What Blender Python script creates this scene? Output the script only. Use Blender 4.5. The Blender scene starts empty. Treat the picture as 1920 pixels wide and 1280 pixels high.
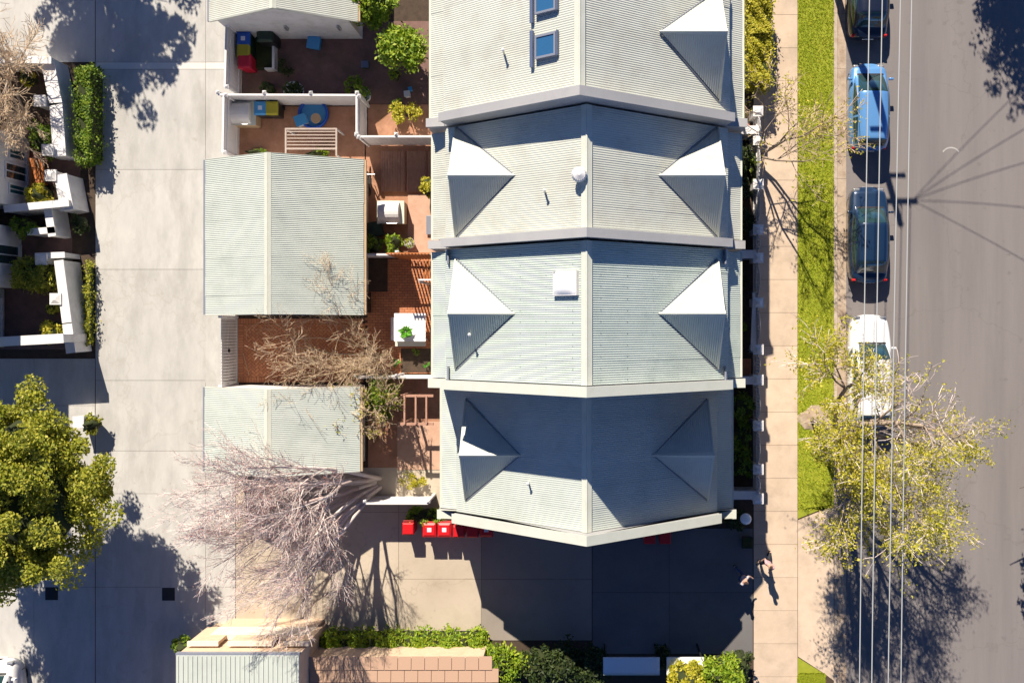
import bpy, bmesh, math, random
from mathutils import Vector, Matrix
import numpy as np

# ------------------------------------------------------------------ camera, sky, sun
C = bpy.context.scene.collection
SC = bpy.context.scene
H, F, U0, V0 = 41.0, 1763.0, 1100.0, 610.0      # drone height, focal length in pixels, nadir point

cam = bpy.data.cameras.new('camera')
cam_o = bpy.data.objects.new('camera', cam)
C.objects.link(cam_o)
cam_o.location = (0, 0, H)
cam.sensor_width = 36
cam.lens = 36 * F / 1920
cam.shift_x = -(U0 - 960) / 1920
cam.shift_y = (V0 - 640) / 1920
cam.clip_end = 900
SC.camera = cam_o

SUNV = Vector((-.28, 1.0, .85)).normalized()
EL = math.asin(SUNV.z)
AZ = math.atan2(SUNV.x, SUNV.y)
world = bpy.data.worlds.new('World')
SC.world = world
world.use_nodes = True
nt = world.node_tree
sky = nt.nodes.new('ShaderNodeTexSky')
sky.sky_type = 'NISHITA'
sky.sun_disc = False
sky.sun_elevation = EL
sky.sun_rotation = AZ
sky.air_density = 0.35
sky.dust_density = 0.0
sky.ozone_density = 10.0
nt.links.new(sky.outputs[0], nt.nodes['Background'].inputs[0])
nt.nodes['Background'].inputs[1].default_value = 0.092

sun = bpy.data.lights.new('sun', 'SUN')
sun.energy = 4.9
sun.angle = math.radians(.5)
sun.color = (1.0, .89, .74)
sun_o = bpy.data.objects.new('sun', sun)
C.objects.link(sun_o)
sun_o.rotation_euler = SUNV.to_track_quat('Z', 'Y').to_euler()
sun_o.location = (0, 0, 60)
SC.view_settings.view_transform = 'Standard'
SC.view_settings.look = 'None'
SC.view_settings.exposure = 0.75
SC.view_settings.gamma = 1
SC.view_settings.use_curve_mapping = False

def W(u, v, z=0.0):
    return ((u - U0) * (H - z) / F, (V0 - v) * (H - z) / F)
def gx(u): return (u - U0) / 43.0
def gy(v): return (V0 - v) / 43.0

# ------------------------------------------------------------------ materials
def mat(name, col, rough=.7, var=None, scale=3.0, bump=0.0, bscale=40.0, metal=0.0, island=None,
        stain=None, objvar=0.0, spots=None, imix=.5, stain_scale=.6, coat=0.0, spec=.5, trans=0.0, stretch=None):
    m = bpy.data.materials.new(name)
    m.use_nodes = True
    t = m.node_tree; N = t.nodes; L = t.links
    b = N['Principled BSDF']
    b.inputs['Base Color'].default_value = (*col, 1)
    b.inputs['Roughness'].default_value = rough
    b.inputs['Metallic'].default_value = metal
    b.inputs['Specular IOR Level'].default_value = spec
    if coat: b.inputs['Coat Weight'].default_value = coat; b.inputs['Coat Roughness'].default_value = .05
    tc = N.new('ShaderNodeNewGeometry')
    out = None
    vec = tc.outputs['Position']
    if stretch:
        mp = N.new('ShaderNodeMapping'); mp.inputs['Scale'].default_value = stretch
        L.new(vec, mp.inputs[0]); svec = mp.outputs[0]
    else: svec = vec
    if var:
        n = N.new('ShaderNodeTexNoise'); n.inputs['Scale'].default_value = scale
        n.inputs['Detail'].default_value = 6; n.inputs['Roughness'].default_value = .65
        L.new(svec, n.inputs['Vector'])
        r = N.new('ShaderNodeValToRGB')
        r.color_ramp.elements[0].position = .3; r.color_ramp.elements[0].color = (*col, 1)
        r.color_ramp.elements[1].position = .7; r.color_ramp.elements[1].color = (*var, 1)
        L.new(n.outputs[0], r.inputs[0]); out = r.outputs[0]
    if island:
        r = N.new('ShaderNodeValToRGB')
        e = r.color_ramp.elements
        e[0].color = (*col, 1); e[1].color = (*island[-1], 1)
        for i, c in enumerate(island[:-1]):
            k = e.new((i + 1) / len(island)); k.color = (*c, 1)
        L.new(tc.outputs['Random Per Island'], r.inputs[0])
        if out:
            mx = N.new('ShaderNodeMix'); mx.data_type = 'RGBA'; mx.inputs[0].default_value = imix
            L.new(out, mx.inputs[6]); L.new(r.outputs[0], mx.inputs[7]); out = mx.outputs[2]
        else: out = r.outputs[0]
    if stain:
        n = N.new('ShaderNodeTexNoise'); n.inputs['Scale'].default_value = stain_scale
        n.inputs['Detail'].default_value = 8; n.inputs['Roughness'].default_value = .7
        L.new(svec, n.inputs['Vector'])
        r = N.new('ShaderNodeMapRange'); r.inputs[1].default_value = .48; r.inputs[2].default_value = .72
        r.inputs[4].default_value = .75
        L.new(n.outputs[0], r.inputs[0])
        mx = N.new('ShaderNodeMix'); mx.data_type = 'RGBA'
        L.new(r.outputs[0], mx.inputs[0])
        if out: L.new(out, mx.inputs[6])
        else: mx.inputs[6].default_value = (*col, 1)
        mx.inputs[7].default_value = (*stain, 1)
        out = mx.outputs[2]
    if spots:
        n = N.new('ShaderNodeTexNoise'); n.inputs['Scale'].default_value = 2.3; n.inputs['Detail'].default_value = 3
        L.new(vec, n.inputs['Vector'])
        r = N.new('ShaderNodeMapRange'); r.inputs[1].default_value = .66; r.inputs[2].default_value = .74; r.inputs[4].default_value = .7
        L.new(n.outputs[0], r.inputs[0])
        vo = N.new('ShaderNodeTexVoronoi'); vo.feature = 'DISTANCE_TO_EDGE'; vo.inputs['Scale'].default_value = .33
        nz = N.new('ShaderNodeTexNoise'); nz.inputs['Scale'].default_value = 1.6; nz.inputs['Detail'].default_value = 6
        L.new(vec, nz.inputs['Vector'])
        mxv = N.new('ShaderNodeMix'); mxv.data_type = 'VECTOR'; mxv.inputs[0].default_value = .55
        L.new(vec, mxv.inputs[4]); L.new(nz.outputs['Color'], mxv.inputs[5]); L.new(mxv.outputs[1], vo.inputs['Vector'])
        r2 = N.new('ShaderNodeMapRange'); r2.inputs[1].default_value = .0; r2.inputs[2].default_value = .006; r2.inputs[3].default_value = .55; r2.inputs[4].default_value = 0
        L.new(vo.outputs[0], r2.inputs[0])
        ad = N.new('ShaderNodeMath'); ad.operation = 'MAXIMUM'; L.new(r.outputs[0], ad.inputs[0]); L.new(r2.outputs[0], ad.inputs[1])
        mx = N.new('ShaderNodeMix'); mx.data_type = 'RGBA'; L.new(ad.outputs[0], mx.inputs[0])
        if out: L.new(out, mx.inputs[6])
        mx.inputs[7].default_value = (*spots, 1); out = mx.outputs[2]
    if objvar and out:
        oi = N.new('ShaderNodeObjectInfo')
        r = N.new('ShaderNodeMapRange'); r.inputs[3].default_value = 1-objvar; r.inputs[4].default_value = 1+objvar*.6
        L.new(oi.outputs['Random'], r.inputs[0])
        vm = N.new('ShaderNodeVectorMath'); vm.operation = 'SCALE'; L.new(out, vm.inputs[0]); L.new(r.outputs[0], vm.inputs['Scale'])
        out = vm.outputs[0]
    if out: L.new(out, b.inputs['Base Color'])
    if bump:
        n = N.new('ShaderNodeTexNoise'); n.inputs['Scale'].default_value = bscale; n.inputs['Detail'].default_value = 5
        L.new(vec, n.inputs['Vector'])
        bp = N.new('ShaderNodeBump'); bp.inputs['Strength'].default_value = bump; bp.inputs['Distance'].default_value = .02
        L.new(n.outputs[0], bp.inputs['Height']); L.new(bp.outputs[0], b.inputs['Normal'])
    if trans:
        tr = N.new('ShaderNodeBsdfTranslucent')
        if out: L.new(out, tr.inputs[0])
        else: tr.inputs[0].default_value = (*col, 1)
        ms = N.new('ShaderNodeMixShader'); ms.inputs[0].default_value = trans
        L.new(b.outputs[0], ms.inputs[1]); L.new(tr.outputs[0], ms.inputs[2])
        L.new(ms.outputs[0], N['Material Output'].inputs[0])
    return m

M = {}
M['soil'] = mat('soil', (.05, .035, .025), .95, (.09, .06, .04), 4, .5, 30)
M['concrete'] = mat('lane_concrete', (.44, .435, .415), .85, (.55, .54, .515), 1.2, .15, 60, stain=(.33, .32, .30), stain_scale=.55, objvar=.05, spots=(.41, .385, .35), stretch=(1.5, .5, 1))
M['concrete_b'] = mat('driveway_concrete', (.45, .385, .30), .85, (.55, .475, .38), 1.0, .15, 60, stain=(.33, .27, .21), stain_scale=.5, objvar=.05, spots=(.36, .30, .23))
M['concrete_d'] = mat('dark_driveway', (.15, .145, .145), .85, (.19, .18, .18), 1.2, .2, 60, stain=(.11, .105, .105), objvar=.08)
M['concrete_p'] = mat('pale_joint_concrete', (.62, .60, .56), .8, (.7, .68, .64), 2, .1, 50)
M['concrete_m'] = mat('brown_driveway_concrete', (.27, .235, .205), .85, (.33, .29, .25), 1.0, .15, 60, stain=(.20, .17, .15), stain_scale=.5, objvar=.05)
M['footpath'] = mat('footpath_concrete', (.55, .43, .32), .85, (.64, .51, .39), 1.5, .15, 70, stain=(.40, .32, .24), stain_scale=.8, objvar=.07)
M['kerb'] = mat('kerb_concrete', (.50, .43, .36), .85, (.42, .34, .26), 3, .2, 50, stain=(.24, .14, .08), stain_scale=2.2)
M['gutter_c'] = mat('gutter_concrete', (.36, .28, .21), .85, (.50, .40, .31), 3, .2, 50, stain=(.20, .12, .07), stain_scale=2.2)
M['asphalt'] = mat('asphalt', (.19, .172, .17), .85, (.225, .205, .202), .8, .35, 90, stain=(.15, .14, .14), stain_scale=.35, stretch=(1.6, .12, 1), spots=(.16, .145, .14))
M['patch'] = mat('asphalt_patch', (.12, .115, .11), .85, (.15, .14, .14), 1.2, .3, 90)
M['white_line'] = mat('worn_white_paint', (.55, .54, .52), .7, (.3, .29, .28), 8)
M['grass'] = mat('grass_soil', (.22, .27, .012), .9, (.34, .36, .03), 2.5, .5, 60)
M['blade'] = mat('grass_blade', (.27, .38, .006), .7, (.48, .44, .05), 1.1, imix=.6, island=[(.32, .46, .008), (.46, .52, .01), (.56, .52, .05)], trans=.25)
M['roof'] = mat('pale_green_roof_metal', (.475, .55, .505), .5, (.545, .61, .565), 1.3, spec=.45, island=[(.58, .64, .595)], imix=.45, objvar=.03, stain=(.39, .46, .42), stain_scale=.9)
M['roof_w'] = mat('cream_roof_metal', (.51, .535, .48), .5, (.58, .60, .535), 1.1, spec=.45, island=[(.63, .65, .58)], imix=.45, objvar=.03, stain=(.43, .42, .36), stain_scale=.8)
M['roof_g'] = mat('grey_green_roof_metal', (.475, .525, .485), .5, (.545, .59, .55), 1.1, spec=.45, island=[(.58, .62, .575)], imix=.45, objvar=.03, stain=(.40, .445, .41), stain_scale=.8)
M['trim'] = mat('pale_trim_metal', (.58, .60, .52), .45, (.64, .66, .58), 2, spec=.5)
M['coping'] = mat('coping_metal', (.36, .36, .37), .55, (.44, .44, .44), 1.2, stain=(.29, .29, .30))
M['render'] = mat('white_render', (.64, .63, .62), .8, (.74, .73, .72), 1.5, .1, 40, stain=(.46, .44, .42), stain_scale=1.6)
M['whitepaint'] = mat('white_paint', (.76, .75, .75), .6, (.70, .69, .69), 4)
M['paling'] = mat('white_paling', (.72, .70, .72), .7, None, island=[(.66, .65, .66), (.78, .76, .77)])
M['greypaint'] = mat('grey_paint', (.44, .43, .44), .6, (.50, .49, .50), 3)
M['brick'] = mat('terracotta_paver', (.52, .20, .09), .85, (.62, .26, .125), 6, .3, 60, island=None, stain=(.38, .15, .075), stain_scale=1.1)
M['brick2'] = mat('dark_terracotta_paver', (.42, .155, .075), .85, (.54, .22, .11), 5, .3, 60)
M['sand'] = mat('paving_bed', (.07, .04, .03), .95, (.12, .07, .05), 9)
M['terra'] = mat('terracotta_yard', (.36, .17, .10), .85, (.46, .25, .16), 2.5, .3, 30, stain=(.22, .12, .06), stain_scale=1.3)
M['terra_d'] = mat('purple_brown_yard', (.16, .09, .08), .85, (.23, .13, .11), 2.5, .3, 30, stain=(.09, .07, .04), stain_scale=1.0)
M['terra_p'] = mat('pink_paving', (.58, .38, .28), .85, (.50, .30, .21), 3, .2, 30)
M['deck'] = mat('deck_board', (.38, .20, .14), .7, (.48, .28, .20), 6, .2, 30, island=None)
M['timber'] = mat('pale_timber', (.42, .30, .18), .7, (.52, .38, .24), 8)
M['orange'] = mat('orange_timber', (.42, .13, .03), .6, (.5, .18, .05), 7)
M['tanbrick'] = mat('tan_brick', (.60, .43, .29), .85, (.68, .52, .38), 4, .3, 25)
M['shingle'] = mat('tan_shingle', (.42, .27, .19), .85, None, .0, .3, 25, island=[(.50, .33, .23), (.36, .23, .17)])
M['glass'] = mat('dark_glass', (.02, .05, .055), .06, spec=.9)  # teal put into the base colour to imitate windscreen reflections
M['skyglass'] = mat('skylight_glass', (.03, .12, .26), .08, spec=.9)
M['tealglass'] = mat('teal_glass', (.02, .10, .11), .1, spec=.8)
M['frame'] = mat('dark_blue_frame', (.10, .13, .22), .4)
M['black'] = mat('black_plastic', (.015, .015, .017), .5)
M['rubber'] = mat('rubber', (.012, .012, .012), .8)
M['steel'] = mat('steel', (.45, .46, .48), .35, metal=.8)
M['iron'] = mat('cast_iron', (.03, .03, .032), .6)
M['blue'] = mat('blue_plastic', (.01, .09, .50), .45)
M['lblue'] = mat('light_blue_plastic', (.06, .30, .62), .45)
M['yellow'] = mat('yellow_plastic', (.95, .40, .004), .45)
M['red'] = mat('red_plastic', (.58, .008, .012), .45)
M['crimson'] = mat('crimson_plastic', (.50, .01, .04), .45)
M['darkgreen_p'] = mat('dark_green_plastic', (.01, .035, .02), .5)
M['sticker'] = mat('pale_sticker', (.65, .70, .80), .5)
M['wire'] = mat('power_wire', (.42, .44, .44), .5)
M['pole'] = mat('pole_timber', (.20, .16, .12), .9, (.28, .23, .18), 5)
M['bark'] = mat('grey_brown_bark', (.30, .235, .18), .9, (.40, .32, .25), 9)
M['twig'] = mat('tan_twig', (.58, .43, .28), .85, None, island=[(.48, .35, .23), (.74, .60, .43)])
M['pinktwig'] = mat('pink_grey_twig', (.44, .35, .32), .85, None, island=[(.66, .57, .53), (.78, .69, .65), (.54, .40, .37)])
M['bud'] = mat('red_bud', (.50, .16, .14), .8, None, island=[(.62, .34, .30), (.45, .20, .20)], trans=.2)
M['darkbark'] = mat('dark_bark', (.09, .07, .055), .9, (.15, .12, .09), 6)
GRN = dict(
    olive=[(.14, .18, .012), (.25, .28, .02), (.38, .38, .03), (.50, .46, .06)],
    yellow=[(.30, .32, .015), (.44, .43, .02), (.56, .50, .04), (.64, .54, .08)],
    lime=[(.12, .22, .01), (.20, .32, .012), (.30, .42, .02), (.42, .48, .04)],
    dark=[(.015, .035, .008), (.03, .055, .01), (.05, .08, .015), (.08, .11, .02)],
    mid=[(.06, .13, .01), (.12, .22, .012), (.20, .30, .02), (.30, .38, .03)])
for k, v in GRN.items():
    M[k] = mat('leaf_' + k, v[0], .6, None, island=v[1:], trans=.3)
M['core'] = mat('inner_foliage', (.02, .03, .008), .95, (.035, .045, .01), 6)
M['skin'] = mat('skin', (.55, .33, .24), .6)
M['hair'] = mat('hair', (.05, .03, .02), .7)
M['shirt'] = mat('pink_shirt', (.60, .35, .38), .8)
M['shirt2'] = mat('pale_shirt', (.55, .50, .52), .8)
M['jeans'] = mat('blue_jeans', (.06, .10, .20), .85)
M['cloth_d'] = mat('dark_cloth', (.02, .022, .03), .85)

# ------------------------------------------------------------------ mesh helpers
class MB:
    def __init__(s): s.v = []; s.f = []; s.m = []; s.mi = 0
    def face(s, pts):
        n = len(s.v); s.v += [tuple(p) for p in pts]; s.f.append(tuple(range(n, n + len(pts)))); s.m.append(s.mi)
    def add(s, vs, fs):
        n = len(s.v); s.v += [tuple(p) for p in vs]
        for f in fs: s.f.append(tuple(n + i for i in f)); s.m.append(s.mi)
    def box(s, x0, x1, y0, y1, z0, z1):
        if x0 > x1: x0, x1 = x1, x0
        if y0 > y1: y0, y1 = y1, y0
        s.add([(x0,y0,z0),(x1,y0,z0),(x1,y1,z0),(x0,y1,z0),(x0,y0,z1),(x1,y0,z1),(x1,y1,z1),(x0,y1,z1)],
              [(0,3,2,1),(4,5,6,7),(0,1,5,4),(1,2,6,5),(2,3,7,6),(3,0,4,7)])
    def taper(s, cx, cy, z0, z1, a0, b0, a1, b1, ang=0.0, dx=0, dy=0):
        ca, sa = math.cos(ang), math.sin(ang)
        vs = []
        for (z, a, b, ox, oy) in ((z0, a0, b0, 0, 0), (z1, a1, b1, dx, dy)):
            for sx, sy in ((-1,-1),(1,-1),(1,1),(-1,1)):
                x, y = sx*a/2+ox, sy*b/2+oy
                vs.append((cx + x*ca - y*sa, cy + x*sa + y*ca, z))
        s.add(vs, [(0,3,2,1),(4,5,6,7),(0,1,5,4),(1,2,6,5),(2,3,7,6),(3,0,4,7)])
    def prism(s, poly, a0, a1, axis='y'):
        # poly in the two other axes: 'y' -> (x,z), 'z' -> (x,y), 'x' -> (y,z)
        def P(p, a):
            return (p[0], a, p[1]) if axis == 'y' else ((p[0], p[1], a) if axis == 'z' else (a, p[0], p[1]))
        n = len(poly)
        vs = [P(p, a0) for p in poly] + [P(p, a1) for p in poly]
        fs = [tuple(range(n))[::-1], tuple(range(n, 2*n))] + [(i, (i+1) % n, n+(i+1) % n, n+i) for i in range(n)]
        s.add(vs, fs)
    def tube(s, p0, p1, r0, r1=None, n=6, cap=True):
        r1 = r0 if r1 is None else r1
        p0 = Vector(p0); p1 = Vector(p1); d = (p1 - p0)
        if d.length < 1e-6: return
        d.normalize()
        a = d.orthogonal().normalized(); b = d.cross(a)
        vs = []
        for p, r in ((p0, r0), (p1, r1)):
            for i in range(n):
                t = 2*math.pi*i/n
                vs.append(p + a*(r*math.cos(t)) + b*(r*math.sin(t)))
        fs = [(i, (i+1) % n, n+(i+1) % n, n+i) for i in range(n)]
        if cap: fs += [tuple(range(n))[::-1], tuple(range(n, 2*n))]
        s.add(vs, fs)
    def lathe(s, cx, cy, prof, n=16):
        vs = []; fs = []
        for r, z in prof:
            for i in range(n):
                t = 2*math.pi*i/n; vs.append((cx + r*math.cos(t), cy + r*math.sin(t), z))
        for k in range(len(prof)-1):
            for i in range(n):
                fs.append((k*n+i, k*n+(i+1) % n, (k+1)*n+(i+1) % n, (k+1)*n+i))
        fs.append(tuple(range(n))[::-1]); fs.append(tuple((len(prof)-1)*n+i for i in range(n)))
        s.add(vs, fs)
    def build(s, name, m, parent=None, smooth=False, bevel=0):
        me = bpy.data.meshes.new(name)
        me.from_pydata(s.v, [], s.f)
        for mm in (m if isinstance(m, (list, tuple)) else [m]):
            me.materials.append(M[mm] if isinstance(mm, str) else mm)
        if any(s.m): me.polygons.foreach_set('material_index', s.m)
        if smooth: me.polygons.foreach_set('use_smooth', [True]*len(me.polygons))
        me.update()
        o = bpy.data.objects.new(name, me); C.objects.link(o)
        if parent: 
            o.parent = parent
            o.matrix_parent_inverse = Matrix.Translation(-Vector(parent.location)) if parent.get('_w') else Matrix()
        if bevel:
            b = o.modifiers.new('b', 'BEVEL'); b.width = bevel; b.segments = 2; b.limit_method = 'ANGLE'
        return o

def thing(name, label, cat, loc=(0,0,0), group=None, rot=0.0):
    o = bpy.data.objects.new(name, None); C.objects.link(o)
    o.location = loc; o.rotation_euler = (0,0,rot)
    o.empty_display_size = .2
    o['label'] = label; o['category'] = cat
    if group: o['group'] = group
    return o
def wthing(name, label, cat, loc, group=None):
    """A thing whose children are given in world coordinates."""
    o = thing(name, label, cat, loc, group); WT.add(o.name); return o
WT = set()
def part(mb, name, m, parent, smooth=False, bevel=0, label=None, kind=None):
    o = mb.build(name, m, None, smooth, bevel)
    o.parent = parent
    root = parent
    while root.parent: root = root.parent
    if root.name in WT:
        if parent is root: o.matrix_parent_inverse = Matrix.Translation(-Vector(root.location))
        else: o.matrix_parent_inverse = Matrix()
    if label: o['label'] = label
    if kind: o['kind'] = kind
    return o
def tag(o, label, cat, group=None):
    o['label'] = label; o['category'] = cat
    if group: o['group'] = group
    return o
def struct(o, kind='structure'):
    o['kind'] = kind; return o
def dup(root, loc, label, rot=None):
    r = root.copy(); C.objects.link(r); r.location = loc
    if rot is not None: r.rotation_euler = (0,0,rot)
    r['label'] = label
    for ch in list(root.children):
        c = ch.copy(); C.objects.link(c); c.parent = r
        for g in list(ch.children):
            d = g.copy(); C.objects.link(d); d.parent = c
    return r
def box(x0,x1,y0,y1,z0,z1):
    b = MB(); b.box(x0,x1,y0,y1,z0,z1); return b

# ------------------------------------------------------------------ ground, lane, paths, road
R = random.Random(7)
struct(box(-250, 250, -250, 250, -.9, -.30).build('ground', 'soil'))
struct(box(-60, 10.80, -60, 60, -.28, -.03).build('yard_ground', 'soil'))
XK0, XK1 = 10.78, 11.35
road = struct(box(XK1, 60, -120, 120, -.28, -.12).build('road', 'asphalt'))
# worn curved white mark on the road, repair patches
b = MB()
cx, cy = W(1783, 292, -.12)
for i in range(10):
    a0 = math.radians(35 + i*11); a1 = math.radians(35 + (i+1)*11)
    b.face([(cx+.40*math.cos(a0), cy-.08+.40*math.sin(a0), -.116), (cx+.46*math.cos(a0), cy-.08+.46*math.sin(a0), -.116),
            (cx+.46*math.cos(a1), cy-.08+.46*math.sin(a1), -.116), (cx+.40*math.cos(a1), cy-.08+.40*math.sin(a1), -.116)])
part(b, 'road_marking', 'white_line', road)

def slab_grid(name, m, xs, ys, z=0.0, th=.06, gap=.014, parent_name='lane', kindname='concrete_slab', jig=.003):
    root = box(xs[0], xs[-1], ys[0], ys[-1], z-th-.01, z-.012).build(parent_name, 'sand'); struct(root)
    for i in range(len(xs)-1):
        for j in range(len(ys)-1):
            bb = box(xs[i]+gap/2, xs[i+1]-gap/2, ys[j]+gap/2, ys[j+1]-gap/2, z-th+.002, z+R.uniform(-jig, jig))
            part(bb, kindname, m(i, j) if callable(m) else m, root)
    return root
lane_y = [gy(v) for v in (1290, 1100, 925, 845, 713, 505, 318, 130, 117, -20)]
slab_grid('lane', lambda i, j: 'concrete_p' if j == 7 else 'concrete', [-21.42, -16.62, -15.32], lane_y, parent_name='lane')
slab_grid('lane', 'concrete', [-26.4, -24.1, -21.44], [gy(v) for v in (1290, 1100, 925, 760, 672)], parent_name='lane')
slab_grid('lane', 'concrete', [-26.4, -21.44], [gy(v) for v in (117, -20)], parent_name='lane')
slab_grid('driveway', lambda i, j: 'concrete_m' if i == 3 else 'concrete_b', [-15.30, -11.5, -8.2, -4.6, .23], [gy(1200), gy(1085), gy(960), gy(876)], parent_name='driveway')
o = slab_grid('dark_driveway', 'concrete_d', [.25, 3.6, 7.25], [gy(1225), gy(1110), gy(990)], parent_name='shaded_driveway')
# strip west of the driveway south edge
slab_grid('foot', 'footpath', [7.28, 9.20], [gy(v) for v in range(1330, -60, -62)], parent_name='footpath', kindname='footpath_slab')
# grass verge, driveway crossing, kerb, gutter
vg = MB()
vg.box(9.21, XK0-.01, gy(955), 40, -.25, -.012)
vg.prism([(9.21, gy(972)), (XK0-.01, gy(945)), (XK0-.01, gy(955)+.0), (9.21, gy(955))][::1], -.25, -.012, 'z')
vg.prism([(9.21, -40), (XK0-.35, -40), (XK0-.45, gy(1262)), (9.21, gy(1232))], -.25, -.012, 'z')
verge = struct(vg.build('grass_verge', 'grass'))
cr = MB()
cr.prism([(9.215, gy(1230)), (9.215, gy(975)), (XK0-.005, gy(948)), (XK0-.005, gy(1275)), (10.3, gy(1260))][::-1], -.25, -.002, 'z')
struct(cr.build('driveway_crossing', 'footpath'))
k = struct(box(XK0-.02, XK1+.002, -60, 60, -.29, -.14).build('kerb_base', 'kerb'))
yy = 16.0
kj = None
while yy > -17:
    l = 2.4
    if yy-l > gy(960) or yy < gy(1250):
        part(box(XK0, XK0+.15, yy-l+.012, yy, -.14, .0), 'kerb_stone', 'kerb', k)
    else:
        part(box(XK0, XK0+.15, yy-l+.012, yy, -.14, -.06), 'kerb_stone', 'kerb', k)
    part(box(XK0+.155, XK1-.005, yy-l+.012, yy, -.14, -.105), 'gutter_slab', 'gutter_c', k)
    yy -= l
# grass blades
def grass(name, regions, n, h, parent_kind=True, m='blade', seed=1):
    rr = random.Random(seed); b = MB()
    for k in range(n):
        x0, x1, y0, y1 = rr.choice(regions)
        x = rr.uniform(x0, x1); y = rr.uniform(y0, y1)
        for q in range(3):
            a = rr.uniform(0, 6.28); l = h*rr.uniform(.5, 1.3); w = .012
            dx, dy = math.cos(a), math.sin(a)
            px, py = x+rr.uniform(-.03,.03), y+rr.uniform(-.03,.03)
            b.face([(px-dy*w, py+dx*w, -.012), (px+dy*w, py-dx*w, -.012), (px+dx*l*.8, py+dy*l*.8, l*.7)])
    o = b.build(name, m); o['kind'] = 'stuff'
    return o
tag(grass('verge_grass', [(9.21, XK0-.02, gy(955), 4), (9.21, XK0-.02, 4, 14.6), (9.21, XK0-.4, -16, gy(1262))], 17000, .07),
    'short bright green grass covering the verge beside the footpath', 'grass')

# yards west of the houses (flush sheets)
def yard(name, m, u0, u1, v0, v1, z=-.004):
    return struct(box(gx(u0), gx(u1), gy(v1), gy(v0), -.028, z).build(name, m))
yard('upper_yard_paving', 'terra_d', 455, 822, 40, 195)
yard('upper_yard_garden', 'terra', 690, 822, 196, 262, -.008)
yard('small_yard_paving', 'terra', 448, 686, 200, 315)
yard('patio_paving', 'terra', 684, 840, 264, 482)
yard('rear_step_paving', 'terra_p', 765, 840, 365, 478, .03)
yard('lower_yard_paving', 'terra', 690, 850, 705, 925)
yard('lower_yard_paving', 'terra_p', 745, 840, 790, 880, .02)
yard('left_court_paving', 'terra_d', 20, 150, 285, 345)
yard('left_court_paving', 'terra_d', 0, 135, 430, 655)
yard('garden_bed', 'soil', 1363, 1412, -60, 1000, -.006)

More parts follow.
